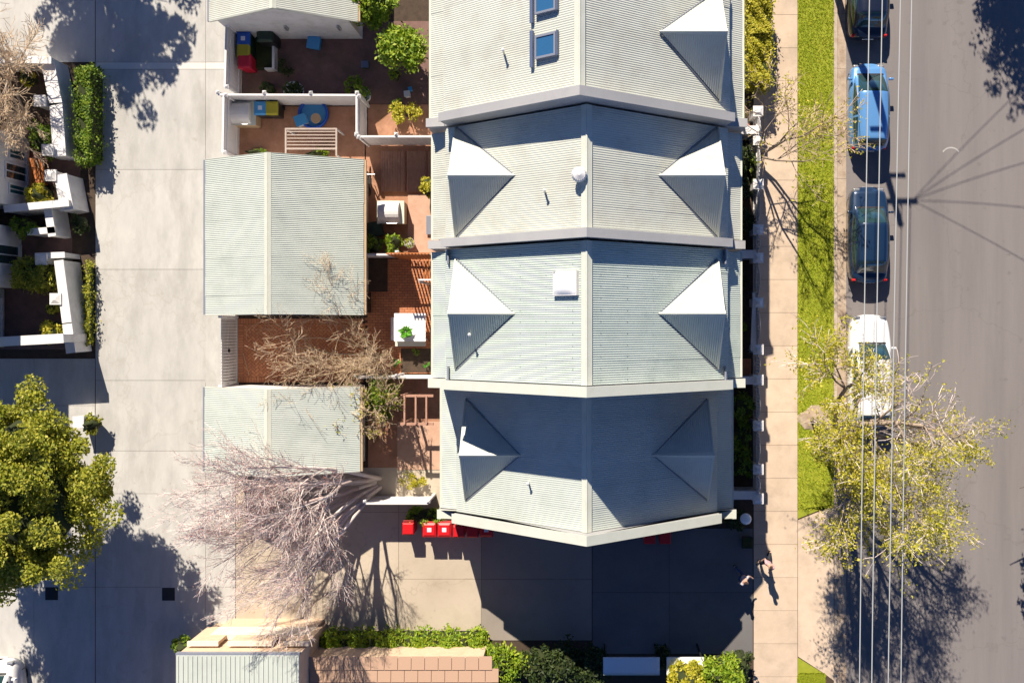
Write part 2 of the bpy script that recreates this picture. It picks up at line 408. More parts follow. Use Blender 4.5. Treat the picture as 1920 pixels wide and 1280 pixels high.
# ------------------------------------------------------------------ brick paving of the sharp courtyard (laid one by one)
def bricks(root_name, rect, pattern, limit, border=None):
    x0, x1, y0, y1 = rect
    root = struct(box(x0, x1, y0, y1, -.05, -.008).build(root_name, 'sand'))
    L_, w_ = .232, .116
    spots = []
    if pattern == 'herring':
        c = math.cos(math.pi/4)
        for i in range(-60, 60):
            for j in range(-60, 60):
                for k2 in range(2):
                    # herringbone cell: horizontals and verticals stepping
                    bx = (i*1 + j*2) * w_; by = (i*1 - j*2) * w_
                    if k2 == 0: ux, uy, a = bx + w_, by + w_/2, 0
                    else: ux, uy, a = bx + w_/2 + 2*w_, by, math.pi/2
                    X = (x0+x1)/2 + (ux - uy)*c; Y = (y0+y1)/2 + (ux + uy)*c
                    ib = border or 0
                    if x0+ib-.09 < X < x1+.08 and y0+ib-.09 < Y < y1-ib+.09:
                        spots.append((X, Y, a + math.pi/4))
    else:
        r = 0; y = y0 + w_/2
        while y < y1 - w_/2 + .01:
            x = x0 + L_/2 + (L_/2 if r % 2 else 0)
            while x < x1 - L_/2 + .01:
                spots.append((x, y, 0)); x += L_
            y += w_; r += 1
    if border:
        x = x0 + w_/2
        while x < x1 - .05:
            spots += [(x, y0 + L_/2, math.pi/2), (x, y1 - L_/2, math.pi/2)]; x += w_
        y = y0 + L_ + w_/2
        while y < y1 - L_: 
            spots.append((x0 + L_/2, y, 0)); y += w_
    proto = MB(); 
    a, b_, e = L_/2-.006, w_/2-.006, .004
    proto.add([(-a,-b_,-.03),(a,-b_,-.03),(a,b_,-.03),(-a,b_,-.03),(-a,-b_,-e),(a,-b_,-e),(a,b_,-e),(-a,b_,-e),
               (-a+e,-b_+e,0),(a-e,-b_+e,0),(a-e,b_-e,0),(-a+e,b_-e,0)],
              [(0,1,5,4),(1,2,6,5),(2,3,7,6),(3,0,4,7),(4,5,9,8),(5,6,10,9),(6,7,11,10),(7,4,8,11),(8,9,10,11)])
    p1 = proto.build('brick', 'brick'); p2 = proto.build('brick', 'brick2')
    meshes = [p1.data, p1.data, p2.data]
    bpy.data.objects.remove(p1); bpy.data.objects.remove(p2)
    rest = MB()
    # those farthest from the image nadir edge of the tree first are joined; keep the open ones as parts
    spots.sort(key=lambda s: s[0] if pattern == 'herring' else -s[0])
    def clip(poly, ax, lim, keep):
        out = []
        for i in range(len(poly)):
            p, q = poly[i-1], poly[i]; ip, iq = (p[ax]-lim)*keep >= 0, (q[ax]-lim)*keep >= 0
            if ip != iq:
                t_ = (lim-p[ax])/(q[ax]-p[ax]); out.append((p[0]+(q[0]-p[0])*t_, p[1]+(q[1]-p[1])*t_))
            if iq: out.append(q)
        return out
    fx0, fx1, fy0, fy1 = x0+(border or 0)+.006, x1, y0+(border or 0)+.006, y1-(border or 0)-.006
    for n, (X, Y, A) in enumerate(spots):
        dz = R.uniform(-.003, .003)
        if pattern == 'herring' and abs(A % (math.pi/2) - math.pi/4) < .1:
            ca, sa = math.cos(A), math.sin(A)
            pol = [(X+x*ca-y*sa, Y+x*sa+y*ca) for x, y in ((-a,-b_),(a,-b_),(a,b_),(-a,b_))]
            if any(not (fx0 <= p[0] <= fx1 and fy0 <= p[1] <= fy1) for p in pol):
                for ax, lim, kp in ((0, fx0, 1), (0, fx1, -1), (1, fy0, 1), (1, fy1, -1)):
                    if pol: pol = clip(pol, ax, lim, kp)
                if len(pol) >= 3:
                    if n < limit:
                        cb = MB(); cb.prism(pol, -.03, dz, 'z'); part(cb, 'brick', R.choice(['brick','brick','brick2']), root)
                    else: rest.mi = R.choice([0,0,1]); rest.prism(pol, -.03, dz, 'z')
                continue
        if n < limit:
            o = bpy.data.objects.new('brick', R.choice(meshes)); C.objects.link(o); o.parent = root
            o.location = (X, Y, dz); o.rotation_euler = (R.uniform(-.01,.01), R.uniform(-.01,.01), A + R.uniform(-.012,.012))
        else:
            ca, sa = math.cos(A), math.sin(A)
            rest.mi = R.choice([0,0,1])
            rest.add([(X+x*ca-y*sa, Y+x*sa+y*ca, z+dz) for x,y,z in proto.v], proto.f)
    if rest.v: part(rest, 'bricks', ['brick', 'brick2'], root, kind='stuff')
    return root
bricks('courtyard_paving', (gx(446), gx(684), gy(717), gy(597)), 'herring', 300, border=.232)
bricks('patio_brick_paving', (gx(684), gx(830), gy(700), gy(482)), 'running', 300)
struct(box(gx(385), gx(446), gy(717), gy(592), -.028, -.002).build('gate_apron', 'concrete'))

# ------------------------------------------------------------------ houses
PITCH, AMP = .076, .0105
AM = [AMP]
def corr_slope(mb, x0, z0, x1, z1, y0, y1):
    """corrugated sheet, ribs running along x from (x0,z0) to (x1,z1)"""
    if y1-y0 > 1.0:      # laid as separate lapped sheets, ten ribs wide
        W_ = PITCH*10; y = y0; k_ = 0
        while y < y1-.02:
            o_ = .0035*(k_ % 2) + R.uniform(-.0015, .0015); ye = min(y+W_+.02, y1)
            corr_slope(mb, x0, z0+o_, x1 + R.uniform(-.012,.012), z1+o_, y, ye); y += W_; k_ += 1
        return
    n = max(4, int((y1-y0)/PITCH*8)); base = len(mb.v)
    sl = math.hypot(x1-x0, z1-z0); nx, nz = -(z1-z0)/sl, (x1-x0)/sl
    if nz < 0: nx, nz = -nx, -nz
    for i in range(n+1):
        y = y0+(y1-y0)*i/n; a = AM[0]*math.cos(2*math.pi*y/PITCH)
        mb.v += [(x0+nx*a, y, z0+nz*a), (x1+nx*a, y, z1+nz*a)]
    for i in range(n):
        f = (base+2*i, base+2*i+1, base+2*i+3, base+2*i+2)
        if x1 < x0: f = f[::-1]
        mb.f.append(f); mb.m.append(0)
def gable_roof_side(mb, xf, xt, yc, s, zr, t, halfw, over=.0):
    """one triangular corrugated slope of a gable: ridge along x from front xf to tip xt; s=+1 north slope"""
    n = int(abs(xt-xf)/PITCH*8); base = len(mb.v)
    for i in range(n+1):
        q = i/n; x = xf+(xt-xf)*q; w = halfw*(1-q); a = AM[0]*math.cos(2*math.pi*x/PITCH)
        mb.v += [(x, yc, zr+a), (x, yc+s*w, zr-t*w+a)]
    for i in range(n):
        f = (base+2*i, base+2*i+2, base+2*i+3, base+2*i+1)
        if (s > 0) == (xt > xf): f = f[::-1]
        mb.f.append(f); mb.m.append(0)

def window(root, x, y0, y1, z0, z1, side, arch=False, fm='whitepaint', gm='glass'):
    s = side
    f = MB()
    w = .06
    for (a, b_, c, d) in ((y0, y1, z0, z0+w), (y0, y1, z1-w, z1), (y0, y0+w, z0+w, z1-w), (y1-w, y1, z0+w, z1-w), ((y0+y1)/2-.02, (y0+y1)/2+.02, z0+w, z1-w)):
        f.box(x-.02*s, x+.05*s, a, b_, c, d)
    o = part(f, 'window', fm, root)
    g = MB()
    g.box(x-.01*s, x+.012*s, y0+w, (y0+y1)/2-.02, z0+w, z1-w); g.box(x-.01*s, x+.012*s, (y0+y1)/2+.02, y1-w, z0+w, z1-w)
    part(g, 'pane', gm, o)
    part(box(x, x+.11*s, y0-.06, y1+.06, z0-.07, z0-.002), 'sill', 'render', o)

def house(label, ys, yn, zr, xr=0.0, roofm='roof', par=.5, cap=.34, slights=(), t=.74, copN=False, low=True, lowm=None, storeys=2, xo=5.65, zdrop=1.1, dormers=(-1, 1), walln=False):
    """ys: centre line of the south party wall, yn: face of the north party wall"""
    ze = zr - t*5.05; zw = zr - t*4.6
    yc = (ys+.17+yn)/2
    root = wthing('terrace_house', label, 'house', (0, yc, 0), 'terrace houses in the central row')
    lowm = lowm or roofm
    # walls
    wl = MB()
    wl.box(-4.6, 4.6, ys+.17, yn-.002, -.03, ze-.12)
    part(wl, 'wall', 'render', root)
    # main roof
    for s in (-1, 1):
        b = MB(); corr_slope(b, xr + s*.10, zr-.03-t*.10, s*5.08, ze, ys+.172, yn-.004)
        part(b, 'roof_slope', roofm, root, smooth=True)
        b = MB(); b.box(s*4.95, s*5.05, ys+.172, yn-.004, ze-.24, ze-.05)
        b.box(s*4.6, s*4.95, ys+.172, yn-.004, ze-.16, ze-.12)
        part(b, 'fascia', 'trim', root)
    b = MB()
    for s in (-1, 1):
        b.add([(xr, ys+.174, zr+.035), (xr+s*.17, ys+.174, zr+.035-t*.17), (xr+s*.17, yn-.006, zr+.035-t*.17), (xr, yn-.006, zr+.035)], [(0,1,2,3) if s < 0 else (3,2,1,0)])
        b.tube((xr+s*.165, ys+.175, zr+.03-t*.17), (xr+s*.165, yn-.006, zr+.03-t*.17), .012, n=5)
    b.tube((xr, ys+.175, zr+.02), (xr, yn-.006, zr+.02), .035, n=8)
    part(b, 'ridge_cap', 'trim', root)
    # dormers: gables facing west and east
    hw = 1.93; tip = 2.5; td = (zr-t*tip - zw)/hw; zd = zr - t*tip + .03
    for s in (-1, 1):
        if s not in dormers: continue
        g = part(MBprism([(yc-hw, zw-.1), (yc+hw, zw-.1), (yc, zd-.06)], s*4.45, s*4.6, 'x'), 'dormer_gable', 'render', root)
        window(g, s*4.6, yc-.45, yc+.45, zw-.05, zw+.75, s)
        for q, nm in ((1, 'north'), (-1, 'south')):
            b = MB(); gable_roof_side(b, s*4.68, s*(tip-.02), yc, q, zd, td, hw+.0)
            part(b, 'dormer_slope', roofm, root, smooth=True)
        # barge boards, ridge cap, valley flashings
        b = MB()
        for q in (1, -1):
            dy, dz = q*(hw+.03), -(hw+.03)*td
            b.add([(s*4.66, yc, zd-.13), (s*4.71, yc, zd-.13), (s*4.71, yc, zd+.025), (s*4.66, yc, zd+.025),
                   (s*4.66, yc+dy, zd+dz-.13), (s*4.71, yc+dy, zd+dz-.13), (s*4.71, yc+dy, zd+dz+.025), (s*4.66, yc+dy, zd+dz+.025)],
                  [(0,1,2,3),(4,7,6,5),(0,4,5,1),(1,5,6,2),(2,6,7,3),(3,7,4,0)])
        part(b, 'barge_board', 'trim', root)
        b = MB()
        for q in (1, -1):
            b.add([(s*4.72, yc, zd+.045), (s*4.72, yc+q*.12, zd+.045-.12*td), (s*(tip), yc+q*.05, zd+.04-.05*td), (s*(tip-.1), yc, zd+.045)],
                  [(0,1,2,3) if (s*q) > 0 else (3,2,1,0)])
        b.tube((s*4.72, yc, zd+.03), (s*(tip-.05), yc, zd+.03), .022, n=6)
        part(b, 'dormer_ridge_cap', 'trim', root)
        b = MB()
        for q in (1, -1):
            b.tube((s*4.64, yc+q*(hw+.05), zw+.0), (s*(tip-.06), yc+q*.0, zr-t*tip+.03), .022, n=5)
        part(b, 'valley_flashing', 'bluegrey', root)
    # lower roofs over the rear and front balconies
    for s in (-1, 1):
        if not low: break
        za = zw - .42; zb = zw - zdrop
        b = MB(); corr_slope(b, s*4.55, za, s*xo, zb, ys+.20, yn-.03)
        part(b, 'balcony_roof', lowm, root, smooth=True)
        b = MB(); b.box(s*(xo-.02), s*(xo+.08), ys+.20, yn-.03, zb-.13, zb-.02)
        g = part(b, 'gutter', 'trim', root)
        for yq in (ys+.35, yn-.18):
            b = MB(); b.box(s*(xo-.12), s*(xo-.02), yq-.05, yq+.05, -.02, zb-.13); part(b, 'post', 'whitepaint', root)
        if storeys > 1:
            b = MB(); b.box(s*4.6, s*(xo-.02), ys+.20, yn-.03, 2.95, 3.12); part(b, 'balcony', 'render', root)
            b = MB(); b.box(s*(xo-.07), s*(xo-.03), ys+.42, yn-.25, 4.0, 4.05)
            for k2 in range(28):
                y = ys+.45 + (yn-ys-.75)*k2/27; b.box(s*(xo-.06), s*(xo-.04), y-.012, y+.012, 3.12, 4.0)
            part(b, 'railing', 'whitepaint', root)
        for k2, (z0, z1) in enumerate(((.9, 2.4), (4.0, 5.5))[:storeys]):
            window(root, s*4.6, yc-1.9, yc-.7, z0, z1, s)
            dd = part(box(s*4.58, s*4.64, yc+.5, yc+1.4, z0-.9+(.02 if k2 == 0 else .03), z1-.2), 'door', 'frame', root)
            part(box(s*4.63, s*4.67, yc+.58, yc+.62, z0+.05, z0+.2), 'handle', 'steel', dd)
    # south parapet (party wall) with coping
    def prof(h, dz0):
        zo = zw - zdrop
        return [(-xo-.12, dz0), (-xo-.12, zo+h), (-4.98, zo+h+.12), (-4.98, ze+h-.04), (-5.2, ze+h-.04), (-5.2, ze+h+.0-t*.1), (xr, zr+h), (5.2, ze+h-t*.1), (5.2, ze+h-.04), (4.98, ze+h-.04), (4.98, zo+h+.12), (xo+.12, zo+h), (xo+.12, dz0)]
    zo = zw - zdrop
    h = par
    pw = part(MBprism([(-xo-.1, -.03), (-xo-.1, zo+.25), (-5.0, zo+.45), (-5.0, ze-.3), (-5.15, ze+h-.1), (xr, zr+h), (5.15, ze+h-.1), (5.0, ze-.3), (5.0, zo+.45), (xo+.1, zo+.25), (xo+.1, -.03)], ys-cap/2+.02, ys+cap/2-.02), 'parapet_wall', 'coping', root)
    b = MB()
    for s in (-1, 1):
        q = [(xr, zr+h), (s*5.2, ze+h-.1), (s*5.2, ze+h-.05), (xr, zr+h+.05)]
        if s < 0: q = q[::-1]
        b.prism(q, ys-cap/2, ys+cap/2, 'y')
        b.prism([(s*5.1, zo+.40), (s*(xo+.14), zo+.25), (s*(xo+.14), zo+.31), (s*5.1, zo+.46)][::s], ys-cap/2, ys+cap/2, 'y')
    part(b, 'coping', 'coping' if not copN else 'trim', pw)
    root['_zr'] = zr; root['_t'] = t
    return root
def MBprism(poly, a0, a1, axis='y'):
    b = MB(); b.prism(poly, a0, a1, axis); return b

M['bluegrey'] = mat('blue_grey_metal', (.22, .24, .30), .4)
AM[0] = .006
h_up = house('pale grey roofed terrace house at the top with two square skylights', 7.29, 12.2, 11.35, -.22, 'roof_w', .5, .31, dormers=(1,))
h_mid = house('terrace house whose cream roof carries a round white ventilator beside the ridge', 2.94, 7.08, 10.9, 0, 'roof_w', .45, .30)
AM[0] = .0115
h_sub = house('terrace house with sharp corrugated roof and one white square skylight by the ridge', -2.10, 2.73, 10.9, 0, 'roof', .5, .33, copN=True)
AM[0] = .006
h_low = house('lowest terrace house, its roof mostly in blue shade, beside the wide driveway', -7.42, -2.32, 8.1, 0, 'roof_g', .5, .36, storeys=1, xo=5.75, zdrop=1.0, copN=True)
# north end wall of the upper house
part(MBprism([(-5.1, -.03), (-5.1, 7.5), (-.22, 11.6), (5.1, 7.5), (5.1, -.03)], 12.2, 12.5), 'gable_wall', 'render', h_up)

def roof_xyz(u, v, zr, xr=0, t=.74, lift=0.0):
    z = zr
    for _ in range(12):
        x, y = W(u, v, z + lift); z = zr - t*abs(x-xr)
    return x, y, z
def skylight(parent, u, v, zr, xr, w, l, glassm, framem, hh=.16, dome=False, rail=False):
    x, y, z = roof_xyz(u, v, zr, xr); s = 1 if x < xr else -1   # slope rises towards the ridge
    sl = .74*s; n = Vector((-sl, 0, 1)).normalized(); a = Vector((1, 0, sl)).normalized(); c = Vector((0, 1, 0))
    o0 = Vector((x, y, z))
    def bx(mb, a0, a1, c0, c1, n0, n1):
        P = lambda i, j, k2: o0 + a*i + c*j + n*k2
        mb.add([P(a0,c0,n0),P(a1,c0,n0),P(a1,c1,n0),P(a0,c1,n0),P(a0,c0,n1),P(a1,c0,n1),P(a1,c1,n1),P(a0,c1,n1)],
               [(0,3,2,1),(4,5,6,7),(0,1,5,4),(1,2,6,5),(2,3,7,6),(3,0,4,7)])
    fr = MB(); q = .07
    for (a0,a1,c0,c1) in ((-w/2,w/2,-l/2,-l/2+q),(-w/2,w/2,l/2-q,l/2),(-w/2,-w/2+q,-l/2+q,l/2-q),(w/2-q,w/2,-l/2+q,l/2-q)):
        bx(fr, a0,a1,c0,c1, -.05, hh)
    f = part(fr, 'skylight', framem, parent)
    g = MB()
    if dome:
        k0 = len(g.v); N_ = 8
        for i in range(N_+1):
            for j in range(N_+1):
                p, r_ = i/N_*2-1, j/N_*2-1
                hgt = hh + .11*(1-p**4)*(1-r_**4)
                g.v.append(tuple(o0 + a*(p*(w/2-.02)) + c*(r_*(l/2-.02)) + n*hgt))
        for i in range(N_):
            for j in range(N_):
                g.f.append((k0+i*(N_+1)+j, k0+(i+1)*(N_+1)+j, k0+(i+1)*(N_+1)+j+1, k0+i*(N_+1)+j+1)); g.m.append(0)
        part(g, 'dome', glassm, f, smooth=True)
    else:
        bx(g, -w/2+q, w/2-q, -l/2+q, l/2-q, 0, hh-.03)
        part(g, 'glass', glassm, f)
    if rail:
        g = MB(); bx(g, -w/2-.24, -w/2-.12, -l/2-.22, l/2+.22, .0, .09)
        part(g, 'blind_box', 'frame', f)
        g = MB(); bx(g, w/2+.01, w/2+.05, -l/2, l/2+.05, .0, .10)
        part(g, 'flashing', 'frame', f)
M['skylight_w'] = mat('white_skylight', (.85, .86, .88), .25, spec=.6)
skylight(h_sub, 1063, 531, 10.9, 0, .96, .80, 'skylight_w', 'whitepaint', .13, dome=True)
skylight(h_up, 1026, 87, 11.35, -.22, .86, .76, 'skyglass', 'bluegrey', .13, rail=True)
skylight(h_up, 1026, 3, 11.35, -.22, .86, .76, 'skyglass', 'bluegrey', .13, rail=True)
def vent(parent, u, v, zr, xr=0, z=None, hh=.35):
    if z is None: x, y, z = roof_xyz(u, v, zr, xr)
    else: x, y = W(u, v, z)
    b = MB(); b.tube((x, y, z-.1), (x, y, z+hh), .035, n=10)
    p = part(b, 'vent_pipe', 'trim', parent, smooth=False)
    b = MB(); b.lathe(x, y, [(.02, z+hh), (.06, z+hh+.02), (.055, z+hh+.06), (.01, z+hh+.09)], 10)
    part(b, 'vent_cowl', 'whitepaint', p)
vent(h_up, 945, 100, 11.35, -.22); vent(h_mid, 1022, 360, 10.9); vent(h_low, 991, 903, 8.1)
vent(h_sub, 883, 627, 10.9, z=8.25, hh=.42)
x, y, z = roof_xyz(1086, 330, 10.9)
b = MB(); b.lathe(x, y, [(.12, z-.15), (.12, z+.16), (.22, z+.2), (.25, z+.30), (.20, z+.42), (.05, z+.5)], 18)
p = part(b, 'ventilator', 'whitepaint', h_mid, smooth=False)
b = MB()
for i in range(18):
    a = i*math.pi/9; b.tube((x+.235*math.cos(a), y+.235*math.sin(a), z+.21), (x+.19*math.cos(a+.25), y+.19*math.sin(a+.25), z+.43), .012, n=4)
part(b, 'fin', 'trim', p)
# roofing screws along the battens of the sharp roof
b = MB()
for s in (-1, 1):
    for x in (.45, 1.35, 2.25, 3.15, 4.05, 4.8):
        y = -1.85 + R.uniform(0, .1)
        while y < 2.6:
            b.taper(s*x, y, 10.9-.74*x-.03, 10.9-.74*x+.014, .022, .022, .014, .014); y += PITCH*5
part(b, 'screws', 'frame', h_sub, kind='stuff')
# stub walls at the eaves of the sharp house
for (s, yq) in ((-1, 2.45), (1, 2.45), (-1, -1.72), (1, -1.72)):
    part(box(s*4.93, s*4.99, yq-.25, yq+.28, 6.5, 7.42), 'eave_stub', 'bluegrey', h_sub)

# ------------------------------------------------------------------ garages
def garage(label, x0, xm, x1, y0, y1, ze, zr, m, door_side=-1):
    root = wthing('garage', label, 'garage', ((x0+x1)/2, (y0+y1)/2, 0))
    poly = [(x0+.28, -.03), (x1-.42, -.03), (x1-.42, ze-.04), (xm, zr-.1), (x0+.28, ze-.04)]
    part(MBprism(poly, y0+.06, y1-.06), 'wall', 'render', root)
    for s, xe in ((-1, x0), (1, x1)):
        b = MB(); corr_slope(b, xm+s*.08, zr-.02, xe, ze, y0, y1)
        part(b, 'roof_slope', m, root, smooth=True)
    b = MB(); tl = (zr-ze)/(xm-x0); tr = (zr-ze)/(x1-xm)
    for s, tt in ((-1, tl), (1, tr)):
        b.add([(xm, y0-.01, zr+.03), (xm+s*.14, y0-.01, zr+.03-tt*.14), (xm+s*.14, y1+.01, zr+.03-tt*.14), (xm, y1+.01, zr+.03)], [(0,1,2,3) if s < 0 else (3,2,1,0)])
    b.tube((xm, y0-.01, zr+.01), (xm, y1+.01, zr+.01), .03, n=6)
    part(b, 'ridge_cap', 'trim', root)
    for xe, s in ((x0, -1), (x1, 1)):
        part(box(xe-.02*s, xe+.09*s, y0, y1, ze-.14, ze-.03), 'gutter', 'bluegrey' if s < 0 else 'timber', root)
    for yq in (y0, y1):
        b = MB()
        b.prism([(x0, ze-.12), (xm, zr-.12), (xm, zr+.0), (x0, ze+.0)][::-1], yq-.02, yq+.02); b.prism([(x1, ze-.12), (xm, zr-.12), (xm, zr+.0), (x1, ze+.0)], yq-.02, yq+.02)
        part(b, 'barge_board', 'trim', root)
    n = max(1, round((y1-y0)/3.2))
    for k2 in range(n):
        ya = y0+.4+(y1-y0)/n*k2; yb = ya+(y1-y0)/n-.8
        b = MB()
        for j in range(11): b.box(x0+.23, x0+.272, ya, yb, j*.2+.005, j*.2+.19)
        part(b, 'roller_door', 'trim', root)
    return root
AM[0] = .0095
g_mid = garage('double garage with pale ribbed gable roof between the lane and the courtyards', -15.58, -12.5, -9.10, .44, 6.76, 2.6, 4.2, 'roof_g')
AM[0] = .006
g_low = garage('single garage half hidden under the pink bare tree', -15.6, -12.5, -9.25, -5.95, -2.52, 2.6, 4.2, 'roof_g')
g_up = garage('garage at the top edge with its white end wall showing', -15.42, -12.3, -9.35, 12.42, 17.5, 2.6, 4.2, 'roof_w')
for u in (560, 655):
    part(box(gx(u)-.05, gx(u)+.05, 12.36, 12.478, 1.5, 1.9), 'wall_bracket', 'steel', g_up)

# ------------------------------------------------------------------ fences and walls
def fence(label, p0, p1, h, postn=None, board=.15, gap=.006, m='paling', post_side=0, cat='fence', lean=0, capw=.05, zb=.03, group=None, spikes=False):
    """fence of upright boards from p0 to p1 on the ground"""
    a = Vector((*p0, 0)); d = Vector((*p1, 0)) - a; L_ = d.length; d.normalize(); nrm = Vector((-d.y, d.x, 0))
    ang = math.atan2(d.y, d.x)
    root = thing('fence', label, cat, (a.x, a.y, 0), group, ang)
    n = int(L_/board); w = L_/n
    me = None
    for i in range(n):
        if me is None:
            b = MB(); b.box(0, w-gap, -.011, .011, zb, h)
            o = part(b, 'board', m, root); me = o.data
        else:
            o = bpy.data.objects.new('board', me); C.objects.link(o); o.parent = root
        o.location = (i*w, R.uniform(-.004,.004), R.uniform(-.012,.012)); 
    for zq in (.35, h-.4): part(box(0, L_, -.05, -.012, zq, zq+.08), 'rail', 'whitepaint', root)
    part(box(0, L_, -.04, .04, h+.014, h+.014+capw), 'capping', 'whitepaint', root)
    k = postn or max(2, int(L_/2.4)+1)
    for i in range(k):
        x = i*L_/(k-1)
        b = MB(); b.box(x-.055, x+.055, -.13, -.052, 0, h+.04)
        b.taper(x, -.09, h+.066, h+.18, .16, .16, .02, .02)
        b.box(x-.08, x+.08, -.17, -.01, h+.0661, h+.08)
        part(b, 'post', 'whitepaint', root)
    return root
fence('tall white fence along the lane north of the garden with the bin row', (gx(452), gy(183)), (gx(455), gy(73)), 1.8)
fence('white fence along the lane beside the white barbecue hood', (gx(448), gy(300)), (gx(450), gy(198)), 1.8)
fence('long white fence between the purple-brown yard and the small yard with the blue pool', (gx(689), gy(198)), (gx(440), gy(197)), 1.8, postn=4)
fence('short white fence running down beside the small yard with the blue pool', (gx(688), gy(273)), (gx(688), gy(200)), 1.8, postn=2)
fence('white fence meeting the pale houses above the timber deck', (gx(830), gy(272)), (gx(688), gy(272)), 1.8, postn=3)
fence('white fence at the end of the lowest courtyard above the red bins', (gx(815), gy(930)), (gx(700), gy(930)), 1.6, postn=2)
fence('dark edged white fence between the sharp courtyard and its northern neighbour', (gx(760), gy(483)), (gx(690), gy(483)), 1.75, postn=2)
fence('low white fence at the south side of the sharp brick patio', (gx(830), gy(704)), (gx(684), gy(704)), 1.5, postn=3)
# open batten screen whose stripes fall on the patio
b = None
bs = thing('batten_screen', 'tall slatted screen casting light stripes on the brick patio beside the house', 'screen', (gx(752), gy(486), 0))
bb = MB(); bb.box(0, .055, -.02, .02, .1, 3.0)
first = part(bb, 'batten', 'orange', bs); me = first.data
for i in range(1, 13):
    o = bpy.data.objects.new('batten', me); C.objects.link(o); o.parent = bs; o.location = (i*.135, 0, 0)
for z in (.3, 1.7, 2.9): part(box(0, 1.75, .021, .06, z, z+.07), 'rail', 'orange', bs)
pt = wthing('pergola_beam', 'white beam with thin battens against the house wall above the striped patio', 'pergola', (gx(800), gy(524), 0))
part(box(*sorted((W(785,524,2.4)[0], W(812,524,2.4)[0])), W(0,526,2.4)[1], W(0,523,2.4)[1], 2.35, 2.45), 'beam', 'whitepaint', pt)
for i in range(6):
    x = W(795,0,2.4)[0] + i*.075
    part(box(x, x+.035, W(0,523,2.4)[1]+.001, W(0,489,2.4)[1], 2.36, 2.44), 'batten', 'orange', pt)
part(box(W(785,0,2.4)[0], W(785,0,2.4)[0]+.08, W(0,525,2.4)[1]-.1, W(0,525,2.4)[1]-.02, 0, 2.34), 'post', 'whitepaint', pt)
# low edging and drain line of the patio bed
eb = struct(box(gx(689), gx(727), gy(547), gy(485), -.02, .012).build('planting_bed', 'soil'))
eb2 = struct(box(gx(752), gx(812), gy(698), gy(653), -.02, .012).build('planting_bed', 'soil'))
dr = wthing('drain_box', 'dark narrow tank standing against the garage end beside the patio', 'tank', (gx(687), gy(565), 0))
part(box(gx(686), gx(696), gy(586), gy(549), 0, .8), 'body', 'black', dr, bevel=.02)
part(box(gx(686)-.02, gx(696)+.02, gy(586)-.02, gy(549)+.02, .8, .83), 'lid', 'frame', dr)
# white slatted vehicle gate
gt = thing('driveway_gate', 'wide white picket gate between the lane apron and the herringbone courtyard', 'gate', (gx(445), gy(716), 0))
GL = gy(597) - gy(716); n = 22
pk = MB(); w = GL/n
pk.prism([(-.045, .05), (.045, .05), (.045, 1.76), (0, 1.83), (-.045, 1.76)], -.011, .011, 'x')
o = part(pk, 'picket', 'whitepaint', gt); me = o.data; o.location = (0, w/2, 0)
for i in range(1, n):
    o = bpy.data.objects.new('picket', me); C.objects.link(o); o.parent = gt; o.location = (0, w*(i+.5), 0)
for z in (.12, .9, 1.6): part(box(-.055, -.012, 0, GL, z, z+.09), 'rail', 'greypaint', gt)
part(box(-.075, -.056, 0, GL, .08, 1.55), 'backing_sheet', 'greypaint', gt)
for y in (-.06, GL+.06): part(box(-.09, .05, y-.05, y+.05, 0, 1.9), 'post', 'whitepaint', gt)
part(box(.012, .05, GL*.48, GL*.53, .95, 1.1), 'latch', 'black', gt)
tr = wthing('fallen_pole', 'thin pale stick lying on the herringbone bricks near the gate', 'stick', (gx(461), gy(682), 0))
bb = MB(); bb.tube((gx(456), gy(662), .012), (gx(466), gy(700), .012), .012, n=6); bb.tube((gx(466), gy(700), .012), (gx(467), gy(702), .012), .016, n=6)
part(bb, 'shaft', 'twig', tr)

# walls on the far left: white rendered court walls
def wall(label, pts, h, th=.26, m='render', name='garden_wall', cat='wall', piers=()):
    """pts: ground pixels of the east/outer edge polyline"""
    root = wthing(name, label, cat, (gx(pts[0][0]), gy(pts[0][1]), 0))
    b = MB(); c = MB()
    for (a, d) in zip(pts[:-1], pts[1:]):
        p = Vector((gx(a[0]), gy(a[1]))); q = Vector((gx(d[0]), gy(d[1]))); e = (q-p).normalized(); nn = Vector((e.y, -e.x))
        for mb, z0, z1, o_ in ((b, -.02, h, 0), (c, h, h+.05, .025)):
            P = [p - e*o_ - nn*o_*-1, q + e*o_ + nn*o_, q + e*o_ - nn*(th+o_), p - e*o_ - nn*(th+o_)]
            P[0] = p - e*o_ + nn*o_
            vs = [(v.x, v.y, z0) for v in P] + [(v.x, v.y, z1) for v in P]
            mb.add(vs, [(0,3,2,1),(4,5,6,7),(0,1,5,4),(1,2,6,5),(2,3,7,6),(3,0,4,7)])
    part(b, 'wall', m, root); part(c, 'coping', 'whitepaint', root)
    for (u, v, ph) in piers:
        x, y = gx(u), gy(v)
        bb = MB(); bb.box(x-.19, x+.19, y-.19, y+.19, -.02, ph); bb.box(x-.24, x+.24, y-.24, y+.24, ph, ph+.07)
        bb.taper(x, y, ph+.07, ph+.15, .4, .4, .1, .1)
        part(bb, 'pier', 'render', root)
    return root
wall('long slanting white court wall at the far left beside the clipped hedge', [(150, 300), (143, 205), (128, 128)], 1.1, th=.5, piers=[(122, 292, 1.3), (108, 203, 1.3)])
wall('white court wall stub crossing the top left corner below the bare branches', [(128, 124), (50, 122), (-20, 130)], 1.3, th=.25)
wall('white L-shaped court wall left of the lane beside the yellow bush', [(167, 398), (155, 335)], 1.25, th=.5, piers=[(128, 338, 1.3)])
wall('white wall sloping from the court wall to the left house above the dark round bush', [(50, 405), (165, 394)], 1.5, th=.25)
wall('short white wall bay with thin coping left of the lane in shade', [(134, 446), (126, 398)], 1.2, th=.28)
